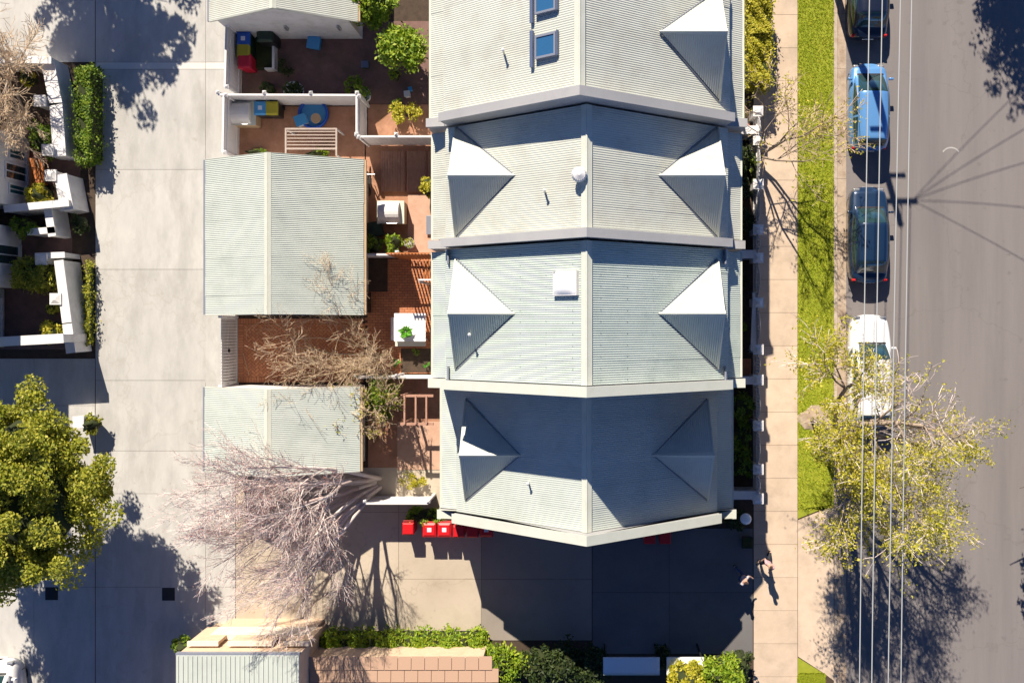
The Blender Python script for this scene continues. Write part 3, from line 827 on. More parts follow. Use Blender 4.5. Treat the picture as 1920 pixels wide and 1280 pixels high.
wall('small white return wall below the dark round bush', [(84, 445), (133, 441)], 1.2, th=.22)
wall('longest lower white court wall beside the lane with lawn strip outside', [(172, 658), (165, 605), (150, 492)], 1.3, th=.35, piers=[(138, 562, 1.35), (112, 490, 1.35)])
wall('white top return of the lower court wall near the clipped square bush', [(98, 488), (150, 486)], 1.2, th=.2)
wall('broad white wall closing the lower left court above the dark shadow', [(-10, 650), (172, 640)], 2.2, th=.34)
wall('small white gate pier standing at the corner near the big green tree', [(180, 796), (180, 777)], 1.0, th=.42)

def side_house(label, x, y0, y1, h, wins, m='render'):
    root = wthing('terrace_house', label, 'house', (x-2, (y0+y1)/2, 0))
    part(box(x-6, x, y0, y1, -.02, h), 'wall', m, root)
    for (a, b_, z0, z1, gm) in wins:
        window(root, x, a, b_, z0, z1, 1, gm=gm)
    b = MB(); b.prism([(x-6.2, h), (x+.25, h), (x+.25, h+.12), (x-3, h+1.6), (x-6.2, h+.12)], y0-.1, y1+.1, 'y')
    part(b, 'roof', 'roof_w', root)
    return root
side_house('white house at the far left edge with teal and dark windows', gx(55), gy(392), gy(262), 5.4,
           [(gy(372), gy(352), .35, 1.5, 'tealglass'), (gy(346), gy(315), .25, 1.75, 'glass'), (gy(308), gy(288), .35, 1.5, 'tealglass')])
side_house('white house at the far left edge behind the square bush', gx(40), gy(540), gy(428), 5.4,
           [(gy(500), gy(462), .2, 2.1, 'glass')])
side_house('teal sided house at the far left edge above the broad white wall', gx(8), gy(650), gy(542), 5.4, [(gy(630), gy(560), .3, 2.1, 'tealglass')], 'roof_g')
fl = wthing('timber_bench', 'orange timber bench against the left court beside the white bay window', 'bench', (gx(82), gy(325), 0))
for i in range(4): part(box(gx(66+i*7), gx(66+i*7)+.14, gy(352), gy(300), .38, .42), 'slat', 'orange', fl)
for v in (305, 346): part(box(gx(67), gx(90), gy(v)-.04, gy(v)+.04, 0, .38), 'leg', 'orange', fl)

# front fence of the street side: square pillars, arched pickets between them
posts_v = [208, 262, 345, 430, 483, 567, 655, 712, 798, 880, 935]
FX = gx(1412)
def pillar(v, label):
    t = thing('fence_pillar', label, 'pillar', (FX, gy((v-610)/1.033+610), 0), 'white pillars of the street fence')
    part(box(-.17, .17, -.17, .17, -.02, 1.2), 'shaft', 'render', t)
    b = MB(); b.box(-.22, .22, -.22, .22, 1.2, 1.28); b.taper(0, 0, 1.28, 1.36, .36, .36, .12, .12)
    part(b, 'cap', 'whitepaint', t)
desc = ['beside the clipped hedge', 'at the end of the upper cross wall', 'between the upper dark shrubs', 'at the lower end of the upper dark shrubs',
        'at the top of the sharp front yard', 'halfway along the sharp front yard, in the branch shadow', 'near the small yellow green plant', 'at the corner below the sharp front yard',
        'at the top of the lower dark shrubs', 'at the middle of the lower dark shrubs', 'at the end of the lower cross wall by the round lamp']
for v, dd in zip(posts_v, desc): pillar(v, 'white square fence pillar ' + dd)
gaps = {(483, 430)}
pano = 0
fd = ['above the upper shrubs', 'below the upper cross wall', 'in front of the upper dark shrubs', 'in front of the sharp yard, upper stretch', 'in front of the sharp yard, middle stretch',
      'in front of the sharp yard, lower stretch', 'above the lower dark shrubs', 'along the lower dark shrubs', 'just above the lower cross wall', 'x', 'y']
cm = {}
for i in range(len(posts_v)-1):
    a, c = [gy((v-610)/1.033+610) for v in (posts_v[i], posts_v[i+1])]
    L_ = a-c-.36
    t = thing('picket_fence', 'arched white picket panel ' + fd[i], 'fence', (FX, c+.18, 0), 'arched picket panels along the street')
    n = max(4, int(L_/.13)); w = L_/n
    for j in range(n):
        q = (j+.5)/n; h = 1.15 + .55*math.sin(math.pi*q)**.8
        part(box(-.012, .012, w*j+.012, w*(j+1)-.012, .06, h), 'picket', 'paling', t)
    for zq in (.25, .95): part(box(-.05, -.013, 0, L_, zq, zq+.08), 'rail', 'whitepaint', t)
wall('upper white cross wall between front gardens joining the street fence', [(1360, 262), (1415, 262)], 1.3, th=.3)
wall('white cross wall at the top of the sharp front yard', [(1360, 487), (1408, 487)], 1.2, th=.3)
wall('white cross wall at the bottom of the sharp front yard', [(1360, 716), (1410, 716)], 1.2, th=.28)
wall('lower white cross wall between front gardens ending at the last pillar', [(1352, 925), (1410, 925)], 1.2, th=.3)
wall('low white wall beside the hedge at the top of the street fence', [(1378, 178), (1400, 168), (1412, 140)], .5, th=.12)
pth = struct(box(gx(1370), gx(1408), gy(705), gy(672), -.02, .02).build('front_path', 'brick'))
# white bench-like canopy strip by sharp front fence
cv = wthing('window_hood', 'long narrow white awning panel inside the sharp front fence', 'awning', (gx(1400), gy(610), 0))
P = [W(1411, 548, 1.2), W(1416, 548, 1.2), W(1418, 662, 1.2), W(1407, 657, 1.2)]
b = MB(); b.add([(p[0]-.0, p[1], 1.2) for p in P] + [(p[0], p[1], 1.24) for p in P], [(0,1,2,3),(4,7,6,5),(0,4,5,1),(1,5,6,2),(2,6,7,3),(3,7,4,0)])
part(b, 'panel', 'whitepaint', cv)
for p in (P[0], P[3]): part(box(p[0]+.02, p[0]+.06, p[1]-.03, p[1]+.03, 0, 1.2), 'leg', 'steel', cv)

# ------------------------------------------------------------------ bins and yard things
def wheelie(label, u, v, lidm, bodym, group=None, rot=0, s=1.0, sticker=False, loc=None):
    x, y = loc or W(u, v, 1.05)
    t = thing('wheelie_bin', label, 'bin', (x, y, .0), group, rot)
    b = MB(); b.taper(0, 0, .08, .98, .44, .48, .54*s, .60*s); part(b, 'body', bodym, t, bevel=.015)
    b = MB(); b.box(-.29*s, .29*s, -.31*s, .31*s, .981, 1.03); b.taper(0, 0, 1.03, 1.08, .56*s, .6*s, .42, .42)
    l = part(b, 'lid', lidm, t, bevel=.012)
    b = MB(); b.tube((-.22, .33, .97), (.22, .33, .97), .018, n=8); part(b, 'handle', bodym, t)
    for q in (-1, 1):
        b = MB(); b.tube((q*.25, .22, .1), (q*.19, .22, .1), .1, n=14); part(b, 'wheel', 'rubber', t)
    if sticker:
        b = MB(); b.box(-.09, .09, -.08, .1, 1.081, 1.085); part(b, 'label', 'sticker', l)
    return t
wheelie('blue lidded bin, first of the three bins against the white fence', 456, 73, 'blue', 'darkgreen_p', sticker=True)
wheelie('yellow lidded bin between the blue and the crimson bin', 456, 94, 'yellow', 'darkgreen_p', s=.98)
wheelie('crimson lidded bin, last of the three by the white fence', 458, 115, 'crimson', 'crimson')
wheelie('light blue lidded bin beside the white barbecue hood', 488, 203, 'lblue', 'black', sticker=True, s=.95)
wheelie('yellow lidded bin next to the light blue bin in the small yard', 509, 203, 'yellow', 'black', s=.95)
rb = wheelie('red bin with pale sticker, second of the red row under the lowest roof', 805, 993, 'red', 'red', 'red bins in a row', sticker=True)
for u, lb in ((833, 'red bin with pale sticker, third of the red row under the lowest roof'), (912, 'red bin, sixth of the red row, half under the white roof edge')):
    dup(rb, (*W(u, 993, 1.05), 0), lb)
r2 = wheelie('plain red bin, first of the red row beside the green bush', 765, 991, 'red', 'red', 'red bins in a row', s=.85)
for u, lb in ((860, 'plain red bin, fourth of the red row'), (886, 'plain red bin, fifth of the red row')):
    dup(r2, (*W(u, 996, 1.05), 0), lb)
for u, lb in ((1218, 'dark red bin in deep shade right of the roof peak, left of the pair'), (1247, 'dark red bin in deep shade right of the roof peak, right of the pair')):
    dup(r2, (*W(u, 1008, 1.05), 0), lb)

# barbecue hoods
def bbq(label, u, v, l, w, hh, rot=0):
    x, y = W(u, v, 1.0)
    t = thing('barbecue', label, 'barbecue', (x, y, 0), None, rot)
    part(box(-l/2, l/2, -w/2, w/2, .1, .8), 'cabinet', 'timber', t, bevel=.01)
    part(box(-l/2-.03, l/2+.03, -w/2-.03, w/2+.03, .8, .85), 'bench_top', 'trim', t)
    b = MB(); n = 10; vs = []
    prof = [(-w/2+.03, .851)] + [(-w/2*.9*math.cos(math.pi*i/n), .86+hh*math.sin(math.pi*i/n)) for i in range(n+1)] + [(w/2-.03, .851)]
    b.prism(prof[::-1], -l/2+.06, l/2-.16, 'x')
    part(b, 'hood', 'whitepaint', t, bevel=.02)
    b = MB(); b.tube((-l/2+.15, -w/2-.03, 1.0), (l/2-.25, -w/2-.03, 1.0), .02, n=8); part(b, 'handle', 'steel', t)
    for q in (-1, 1):
        for r_ in (-1, 1):
            b = MB(); b.tube((q*(l/2-.06), r_*(w/2-.03), .06), (q*(l/2-.06), r_*(w/2+.0), .06), .06, n=10); part(b, 'wheel', 'rubber', t)
bbq('white hooded barbecue beside the light blue bin at the lane fence', 450, 211, 1.15, .95, .35)
bbq('white hooded barbecue on the pink paving below the timber deck', 731, 397, 1.1, .92, .36)

# paddling pool, crates, stool, rack
pl = thing('paddling_pool', 'blue round paddling pool leaning at the white fence', 'pool', (*W(588, 214, .15), 0))
b = MB(); b.lathe(0, 0, [(.55, 0), (.66, .12), (.66, .26), (.62, .30), (.56, .28), (.55, .1), (.1, .08)], 28); part(b, 'shell', 'blue', pl, smooth=True)
b = MB(); b.lathe(0, 0, [(.54, .1), (.54, .14), (.0, .141)], 28); part(b, 'water', 'lblue', pl)
st = thing('stool', 'small round tan stool beside the blue pool', 'stool', (*W(592, 222, .45), 0))
b = MB(); b.lathe(0, 0, [(.2, .41), (.22, .44), (.21, .47), (.02, .475)], 18); part(b, 'seat', 'timber', st)
for a in range(3):
    b = MB(); b.tube((.13*math.cos(a*2.1), .13*math.sin(a*2.1), .41), (.2*math.cos(a*2.1), .2*math.sin(a*2.1), 0), .02, n=6); part(b, 'leg', 'timber', st)
def crate(label, u, v, w, l, h, m, rot, lidm=None, name='storage_box', cat='box'):
    t = thing(name, label, cat, (*W(u, v, h), 0), None, rot)
    b = MB(); b.taper(0, 0, .01, h, w*.9, l*.9, w, l); part(b, 'body', m, t, bevel=.01)
    part(box(-w/2-.02, w/2+.02, -l/2-.02, l/2+.02, h, h+.04), 'lid', lidm or m, t, bevel=.01)
    return t
crate('blue and white cooler box beside the stool and pool', 564, 225, .5, .42, .4, 'sticker', .35, 'lblue')
crate('light blue plastic tub under the garage wall brackets', 588, 80, .52, .5, .35, 'lblue', -.15)
crate('dark teal tub standing alone in the shaded yard', 684, 121, .28, .26, .3, 'darkgreen_p', 0, 'frame')
crate('grey green storage chest behind the garage beside the small bushes', 701, 430, .7, .6, .5, 'darkgreen_p', .2)
crate('grey doormat-like chest against the pale house on pink paving', 810, 422, .45, .78, .12, 'greypaint', 0, 'bluegrey')
crate('small white pail lid near the shrub by the upper house', 763, 176, .22, .22, .35, 'whitepaint', .1)
crate('tiny blue box beside the white pail by the upper house', 769, 167, .14, .14, .25, 'lblue', .2)
# raised planter with white edging near bins
pe = wthing('raised_planter', 'dark raised planter with an L of white edging in the shaded yard', 'planter', (gx(497), gy(100), 0))
part(box(gx(484), gx(516), gy(132), gy(62), -.02, .30), 'bed', 'core', pe)
part(box(gx(516)+.0, gx(519)+.03, gy(134), gy(75), -.02, .42), 'edging', 'whitepaint', pe)
part(box(gx(502), gx(516)-.003, gy(135), gy(132)-.002, -.02, .42), 'edging', 'whitepaint', pe)
sh = thing('shade_sail_box', 'dark square tank at the head of the raised planter', 'tank', (*W(497, 66, 1.0), 0))
b = MB(); b.taper(0, 0, 0, 1.0, .7, .6, .66, .56); part(b, 'body', 'black', sh, bevel=.04)
b = MB(); b.taper(0, 0, 1.0, 1.1, .74, .62, .5, .4); part(b, 'lid', 'darkgreen_p', sh, bevel=.02)
M['greyframe'] = mat('weathered_frame', (.42, .36, .32), .7, (.34, .27, .23), 6)
# clothes rack / slatted pergola
pg = wthing('slatted_pergola', 'white framed slatted pergola beside the double garage roof', 'pergola', (*W(582, 265, 1.3), 0))
x0, y1 = W(534, 240, 1.3); x1, y0 = W(632, 292, 1.3)
z = 1.3
for (a, b_, c, d) in ((x0, x1, y1-.07, y1), (x0, x0+.07, y0, y1-.072), (x1-.07, x1, y0, y1-.072), (x0+.071, x1-.071, (y0+y1)/2-.32, (y0+y1)/2-.26)):
    part(box(a, b_, c, d, z-.08, z), 'beam', 'greyframe', pg)
for i in range(6):
    yq = y1-.17-i*.14; part(box(x0+.071, x1-.071, yq, yq+.04, z-.06, z-.02), 'slat', 'greyframe', pg)
for px in (x0+.01, x1-.07):
    for py in (y0, y1-.07): part(box(px, px+.06, py, py+.06, 0, z-.081), 'post', 'whitepaint', pg)
# pots
def pot(label, u, v, r, h, m, leaf, n=80, ls=.08, spread=1.0, ring=None):
    t = thing('potted_plant', label, 'plant', (*W(u, v, h), 0))
    b = MB(); b.lathe(0, 0, [(r*.7, 0), (r, h), (r*1.05, h), (r*1.05, h+.03), (r*.9, h+.03), (r*.85, h-.03)], 20); part(b, 'pot', m, t, smooth=False)
    b = MB()
    for i in range(n):
        a = R.uniform(0, 6.28); rr = r*spread*math.sqrt(R.random()); z = h + R.uniform(.0, .3)*spread
        leafq(b, (rr*math.cos(a), rr*math.sin(a), z), ls*R.uniform(.6, 1.3), R)
    part(b, 'foliage', leaf, t)
    return t
def leafq(b, c, s, rr, elong=1.8):
    d = Vector((rr.gauss(0,1), rr.gauss(0,1), rr.gauss(0,.6))).normalized()
    n = Vector((rr.gauss(0,.7), rr.gauss(0,.7), 1)).normalized(); e = d.cross(n)
    if e.length < .05: e = Vector((1,0,0))
    e.normalize(); c = Vector(c)
    b.add([c - d*s*elong/2, c + e*s*.4 , c + d*s*elong/2, c - e*s*.4], [(0,1,2,3)])
pot('dark leafed plant in a white rimmed round pot by the long white fence', 551, 172, .42, .4, 'whitepaint', 'dark', 160, .12)
pot('plant in a white rimmed pot at the corner of the white fences', 682, 178, .30, .45, 'whitepaint', 'mid', 90, .12)
pot('succulent in a pale round pot on pink paving beside the bushes', 768, 456, .22, .35, 'coping', 'olive', 60, .07)
# white garden table with plant
tb = wthing('garden_table', 'bright white square table with a green potted plant beside the bare tree', 'table', (gx(766), gy(615), 0))
ax, ay = W(739, 587, .76); bx_, by = W(798, 640, .76)
n = 8; hgt = (ay-by)/n
for i in range(n): part(box(ax, bx_, by+i*hgt+.004, by+(i+1)*hgt-.004, .735, .76), 'tabletop_slat', 'skylight_w', tb)
part(box(ax+.06, bx_-.06, by+.05, ay-.05, .64, .73), 'apron', 'whitepaint', tb)
for px in (ax+.05, bx_-.12):
    for py in (by+.05, ay-.12): part(box(px, px+.07, py, py+.07, 0, .64), 'leg', 'whitepaint', tb)
bn = wthing('garden_bench', 'white bench tucked along the left side of the white table', 'bench', (gx(737), gy(615), 0))
qx, qy = W(733, 595, .45); part(box(qx, qx+.34, W(0,638,.45)[1], qy, .42, .46), 'seat', 'whitepaint', bn)
for py in (W(0,638,.45)[1]+.03, qy-.1): part(box(qx+.02, qx+.3, py, py+.07, 0, .42), 'leg', 'whitepaint', bn)
bn = wthing('garden_bench', 'grey white bench along the lower side of the white table', 'bench', (gx(770), gy(648), 0))
qx, qy = W(741, 636, .45); part(box(qx, W(797,0,.45)[0], qy-.30, qy, .42, .46), 'seat', 'trim', bn)
for px in (qx+.03, W(797,0,.45)[0]-.1): part(box(px, px+.07, qy-.28, qy-.02, 0, .42), 'leg', 'whitepaint', bn)
tx, ty = W(762, 622, .85)
pp = wthing('potted_plant', 'broad leaved green plant in a white bowl on the white table', 'plant', (tx, ty, .76))
b = MB(); b.lathe(tx+.06, ty-.07, [(.10, .761), (.19, .90), (.17, .91), (.1, .87)], 20); part(b, 'bowl', 'whitepaint', pp, smooth=True)
b = MB()
rr = random.Random(4)
for i in range(30):
    a = rr.uniform(0, 6.28); tilt = rr.uniform(.1, .7); l = rr.uniform(.18, .36); w = l*.24
    d = Vector((math.cos(a)*math.cos(tilt), math.sin(a)*math.cos(tilt), math.sin(tilt)*.6)); e = Vector((-math.sin(a), math.cos(a), 0))
    p0 = Vector((tx+.0, ty+.0, .93)) + d*.04; p1 = p0+d*l*.5+Vector((0,0,.05)); p2 = p0+d*l
    b.add([p0, p1+e*w, p2, p1-e*w], [(0,1,2,3)])
M['brightleaf'] = mat('bright_leaf', (.08, .30, .015), .35, None, island=[(.14, .42, .03), (.05, .20, .01)], trans=.2)
part(b, 'leaf_cluster', 'brightleaf', pp)
# timber deck
dk = wthing('timber_deck', 'brown timber deck of fine boards below the white fence', 'deck', (gx(757), gy(322), 0))
for (ua, ub, sh_) in ((716, 760, 0), (764, 800, 0), (803, 822, 0)):  # dark gaps between sections drawn in place of beam shadows
    b = MB(); x = gx(ua); nb = int((gx(ub)-gx(ua))/.07)
    for i in range(nb):
        b.box(x+i*.07, x+i*.07+.058, gy(360), gy(284), .06, .10+R.uniform(0,.003))
    b.box(gx(ua), gx(ub), gy(360)+.02, gy(284)-.02, .0, .055)
    part(b, 'boards', 'deck', dk, kind='stuff')
bk = wthing('bicycle', 'dark bicycle leaning behind the double garage', 'bicycle', (gx(692), gy(345), 0))
for v in (327, 352):
    b = MB(); cx_, cy_ = W(694, v, .35)
    for i in range(20):
        a0, a1 = i*math.pi/10, (i+1)*math.pi/10
        b.tube((cx_+.1*math.sin(a0), cy_+.33*math.cos(a0), .35+.33*math.sin(a0)), (cx_+.1*math.sin(a1), cy_+.33*math.cos(a1), .35+.33*math.sin(a1)), .02, n=5, cap=False)
    part(b, 'wheel', 'rubber', bk)
c0 = Vector((*W(694, 327, .35), .35)); c1 = Vector((*W(694, 352, .35), .35)); mid = (c0+c1)/2; sd = mid+Vector((.12,-.1,.55)); hd = c0+Vector((.1,-.1,.6))
b = MB()
for a_, b_ in ((c0,hd),(hd,sd),(hd,mid),(mid,sd),(mid,c1),(c1,sd)): b.tube(a_, b_, .018, n=6)
part(b, 'bicycle_frame', 'steel', bk)
b = MB(); b.taper(sd.x, sd.y, sd.z, sd.z+.06, .14, .26, .10, .24); part(b, 'saddle', 'black', bk)
b = MB(); b.tube(hd+Vector((-.25,0,.05)), hd+Vector((.25,0,.05)), .015, n=6); part(b, 'handlebar', 'steel', bk)
# lower yard pergola
pg = wthing('timber_pergola', 'dark timber pergola over the lowest courtyard beside the pale roof', 'pergola', (gx(780), gy(760), 0))
for u in (757, 778, 798): 
    x = W(u, 0, 2.2)[0]; part(box(x, x+.07, W(0,795,2.2)[1], W(0,742,2.2)[1], 2.15, 2.25), 'rafter', 'deck', pg)
for v in (742, 795):
    y = W(0, v, 2.2)[1]; part(box(W(750,0,2.2)[0], W(812,0,2.2)[0], y-.05, y+.05, 2.04, 2.148), 'beam', 'deck', pg)
    x = W(752,0,2.2)[0]; part(box(x, x+.09, y-.045, y+.045, 0, 2.04), 'post', 'deck', pg)
# drains
def drain(label, u, v):
    t = wthing('drain_grate', label, 'drain', (gx(u), gy(v), 0))
    part(box(gx(u)-.34, gx(u)+.34, gy(v)-.36, gy(v)+.36, -.02, .008), 'surround', 'concrete', t)
    for i in range(9):
        x = gx(u)-.27+i*.06; part(box(x, x+.03, gy(v)-.27, gy(v)+.27, .0085, .022), 'bar', 'iron', t)
    part(box(gx(u)-.28, gx(u)+.28, gy(v)-.28, gy(v)+.28, .0081, .0084+.002), 'pit', 'iron', t)
drain('square iron drain grate in the tree shade, nearest the left edge', 97, 1112)
drain('square iron drain grate in the tree shade, nearest the sunlit concrete', 316, 1113)
# round garden lamp
lx, ly = W(1398, 972, 1.2)
lp = wthing('garden_lamp', 'round white globe on a post at the corner of the lowest house', 'lamp', (lx, ly, 0))
b = MB(); b.tube((lx, ly, 0), (lx, ly, 1.0), .04, n=10); part(b, 'post', 'whitepaint', lp)
b = MB(); b.lathe(lx, ly, [(.05, 1.0)] + [(.24*math.sin(math.pi*i/10), 1.24-.24*math.cos(math.pi*i/10)) for i in range(1, 10)] + [(.02, 1.48)], 20); part(b, 'globe', 'skylight_w', lp, smooth=True)
# bottom edge buildings
bt = wthing('flat_roofed_building', 'tan brick building with pale green metal roof at the bottom edge', 'building', (gx(445), gy(1260), 0))
h = 4.0
x0, y1 = W(330, 1228, h); x1, _ = W(560, 1228, h)
part(box(x0, x1, -20, y1, -.02, h-.2), 'wall', 'tanbrick', bt)
b = MB(); corr = MB()
b.box(x0, x1, -20, y1, h-.2, h); part(b, 'roof', 'roof_g', bt)
nb = 26
for i in range(nb): 
    x = x0+(x1-x0)*(i+.5)/nb; part(box(x-.012, x+.012, -20, y1-.02, h, h+.03), 'seam', 'roof_g', bt)
part(box(x0-.03, x1+.03, y1, y1+.08, h-.22, h-.02), 'gutter', 'bluegrey', bt)
# stepped planter walls in front of it
xx, yy1 = W(395, 1190, 2.2); xe, yb = W(580, 1190, 2.2)
part(box(xx, xe, y1+.085, yy1, -.02, 1.2), 'terrace', 'tanbrick', bt)
M['creamstone'] = mat('cream_stone', (.74, .62, .50), .8, (.80, .70, .58), 2, .1, 30)
for (ua, ub) in ((352, 408), (428, 508), (532, 578)):
    xa = W(ua, 0, 3.2)[0]; xb = W(ub, 0, 3.2)[0]
    lg = part(box(xa, xb, y1+.10, W(0,1204,3.2)[1], 1.202, 3.1), 'brick_bay', 'tanbrick', bt)
    part(box(xa-.03, xb+.02, y1+.09, W(0,1202,3.2)[1], 3.101, 3.2), 'stone_cap', 'creamstone', lg)
part(box(xx-.02, xe+.02, W(0,1200,2.3)[1], W(0,1190,2.3)[1], 1.202, 2.25), 'parapet', 'creamstone', bt)
sr = wthing('shingled_building', 'tan shingled low building between hedges at the bottom edge', 'building', (gx(740), gy(1260), 0))
h = 2.6; x0, y1 = W(570, 1234, h); x1, _ = W(905, 1240, h)
part(box(x0, x1, -18, y1, -.02, h), 'wall', 'tanbrick', sr)
b = MB()
for j in range(5):
    y = y1+.1-j*.5
    for i in range(int((x1-x0)/.55)+1):
        xa = x0+i*.55+(.27 if j % 2 else 0)
        o_ = R.uniform(-.015,.015)
        b.add([(xa, y-.53, h+.06), (xa+.53, y-.53, h+.06), (xa+.53, y+o_, h+.02), (xa, y+o_, h+.02), (xa, y-.53, h+.02+.07), (xa+.53, y-.53, h+.09), (xa+.53, y+o_, h+.05), (xa, y+o_, h+.05)],
              [(0,3,2,1),(4,5,6,7),(0,1,5,4),(1,2,6,5),(2,3,7,6),(3,0,4,7)])
n0 = len(b.f)//6
for k2 in range(n0):
    bb = MB(); bb.add(b.v[k2*8:k2*8+8], [(0,3,2,1),(4,5,6,7),(0,1,5,4),(1,2,6,5),(2,3,7,6),(3,0,4,7)])
    part(bb, 'roof_tile', 'shingle', sr)
for (u0_, u1_, lb) in ((1131, 1237, 'pale blue shaded flat canopy among dark shrubs at the bottom edge'), (1250, 1320, 'smaller pale canopy half covered by the yellow bush at the bottom edge')):
    h = 1.8; cn = wthing('canopy', lb, 'canopy', (W(u0_, 1248, h)[0], W(0, 1248, h)[1], 0))
    x0, y1 = W(u0_, 1232, h); x1, y0 = W(u1_, 1262, h)
    part(box(x0, x1, y0, y1, h-.08, h), 'roof', 'skylight_w', cn)
    part(box(x0, x1, y0-.06, y0-.002, h-.14, h+.02), 'gutter', 'trim', cn)
    for px in (x0+.05, x1-.12):
        for py in (y0+.03, y1-.1): part(box(px, px+.07, py, py+.07, -.02, h-.08), 'post', 'black', cn)

# ------------------------------------------------------------------ vegetation
def leaf_mesh(name, pts_fn, n, size, m, parent, seed=1, kind=None, elong=1.8):
    rr = random.Random(seed); rs = np.random.RandomState(seed)
    P = np.array([pts_fn(rr) for _ in range(n)], dtype=np.float64)
    d = rs.normal(size=(n,3))*[1,1,.6]; d /= np.linalg.norm(d, axis=1)[:,None]
    nn = rs.normal(size=(n,3))*[.7,.7,.3]+[0,0,.9]
    e = np.cross(d, nn); e /= np.maximum(np.linalg.norm(e, axis=1), 1e-3)[:,None]
    s = (size*rs.uniform(.6, 1.35, n))[:,None]
    V = np.stack([P-d*s*elong/2, P+e*s*.42, P+d*s*elong/2, P-e*s*.42], axis=1).reshape(-1,3)
    me = bpy.data.meshes.new(name)
    me.vertices.add(4*n); me.vertices.foreach_set('co', V.ravel())
    me.loops.add(4*n); me.loops.foreach_set('vertex_index', np.arange(4*n, dtype=np.int32))
    me.polygons.add(n); me.polygons.foreach_set('loop_start', np.arange(0,4*n,4,dtype=np.int32)); 
    me.update(calc_edges=True); me.validate()
    me.materials.append(M[m])
    o = bpy.data.objects.new(name, me); C.objects.link(o)
    o.parent = parent
    root = parent
    if root.name in WT: o.matrix_parent_inverse = Matrix.Translation(-Vector(root.location))
    if kind: o['kind'] = kind
    return o
def clumps(cx, cy, cz, rx, ry, rz, nc, cr, seed, flat=0, hollow=.55):
    """sampler of points in leaf clumps distributed through an ellipsoid"""
    r0 = random.Random(seed); cc = []
    while len(cc) < nc:
        v = Vector((r0.gauss(0,1), r0.gauss(0,1), r0.gauss(0,1))).normalized()
        if v.z < -.35: continue
        k = r0.uniform(hollow, 1.0)*(1+.12*r0.gauss(0,1))
        cc.append((cx+v.x*rx*k, cy+v.y*ry*k, cz+v.z*rz*k, cr*r0.uniform(.6,1.25)))
    def f(rr):
        c = cc[int(rr.random()*nc)]
        v = Vector((rr.gauss(0,1), rr.gauss(0,1), rr.gauss(0,.8))).normalized()*c[3]*rr.random()**.4
        return (c[0]+v.x, c[1]+v.y, c[2]+v.z*.8)
    return f
def lump(mb, cx, cy, cz, rx, ry, rz, seed, n=12, m=8):
    rr = random.Random(seed); ph = [rr.uniform(0,6.28) for _ in range(6)]
    k0 = len(mb.v)
    for j in range(m+1):
        t = math.pi*j/m
        for i in range(n):
            a = 2*math.pi*i/n; q = 1+.12*math.sin(3*a+ph[0]+2*t)+.1*math.sin(5*a+ph[1]-3*t)
            mb.v.append((cx+rx*q*math.sin(t)*math.cos(a), cy+ry*q*math.sin(t)*math.sin(a), max(-.02, cz+rz*q*math.cos(t))))
    for j in range(m):
        for i in range(n):
            mb.f.append((k0+j*n+i, k0+(j+1)*n+i, k0+(j+1)*n+(i+1)%n, k0+j*n+(i+1)%n)); mb.m.append(0)
def shrub(label, u, v, ru, h, leaf, n=900, size=.07, rv=None, seed=None, name='shrub', cat='shrub', nc=None, group=None, zc=None, sparse=False):
    seed = seed or int(u*7+v*3)
    rv = rv or ru; zc = zc or h*.6
    x, y = W(u, v, zc); k = (H-zc)/F; rx, ry = ru*k, rv*k; rz = h-zc
    t = wthing(name, label, cat, (x, y, 0), group)
    nc = nc or max(6, int(14*rx*ry*4))
    leaf_mesh('foliage', clumps(x, y, zc, rx*.88, ry*.88, rz*.9, nc, min(rx, ry)*.42, seed), n, size, leaf, t, seed)
    b = MB()
    rr = random.Random(seed)
    for i in range(9):
        a = rr.uniform(0, 6.28); b.tube((x, y, 0), (x+rx*.75*math.cos(a), y+ry*.75*math.sin(a), zc+rz*rr.uniform(-.2,.6)), .03, .01, n=4)
    part(b, 'stems', 'darkbark', t)
    if not sparse:
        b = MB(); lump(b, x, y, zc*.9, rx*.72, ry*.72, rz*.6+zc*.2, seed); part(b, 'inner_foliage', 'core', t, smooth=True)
    return t
def hedge(label, u0, u1, v0, v1, h, leaf, n, size=.06, seed=5, name='hedge', lobes=True):
    x0, y1 = W(u0, v0, h*.8); x1, y0 = W(u1, v1, h*.8)
    t = wthing(name, label, 'hedge', ((x0+x1)/2, (y0+y1)/2, 0))
    def f(rr):
        q = rr.random(); x = rr.uniform(x0, x1); y = rr.uniform(y0, y1)
        wob = .10*math.sin(x*5+seed)+.10*math.sin(y*4.3+seed*2)+.06*math.sin(x*11+y*9)
        if q < .6: z = h + wob - abs(rr.gauss(0,.08))
        else:
            z = rr.uniform(.1, h)
            if rr.random() < .5: x = rr.choice((x0, x1)) + rr.gauss(0,.07) + wob*.8
            else: y = rr.choice((y0, y1)) + rr.gauss(0,.07) + wob*.8
        return (x, y, z)
    leaf_mesh('foliage', f, n, size, leaf, t, seed)
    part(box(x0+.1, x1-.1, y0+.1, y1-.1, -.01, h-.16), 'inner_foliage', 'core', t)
    return t

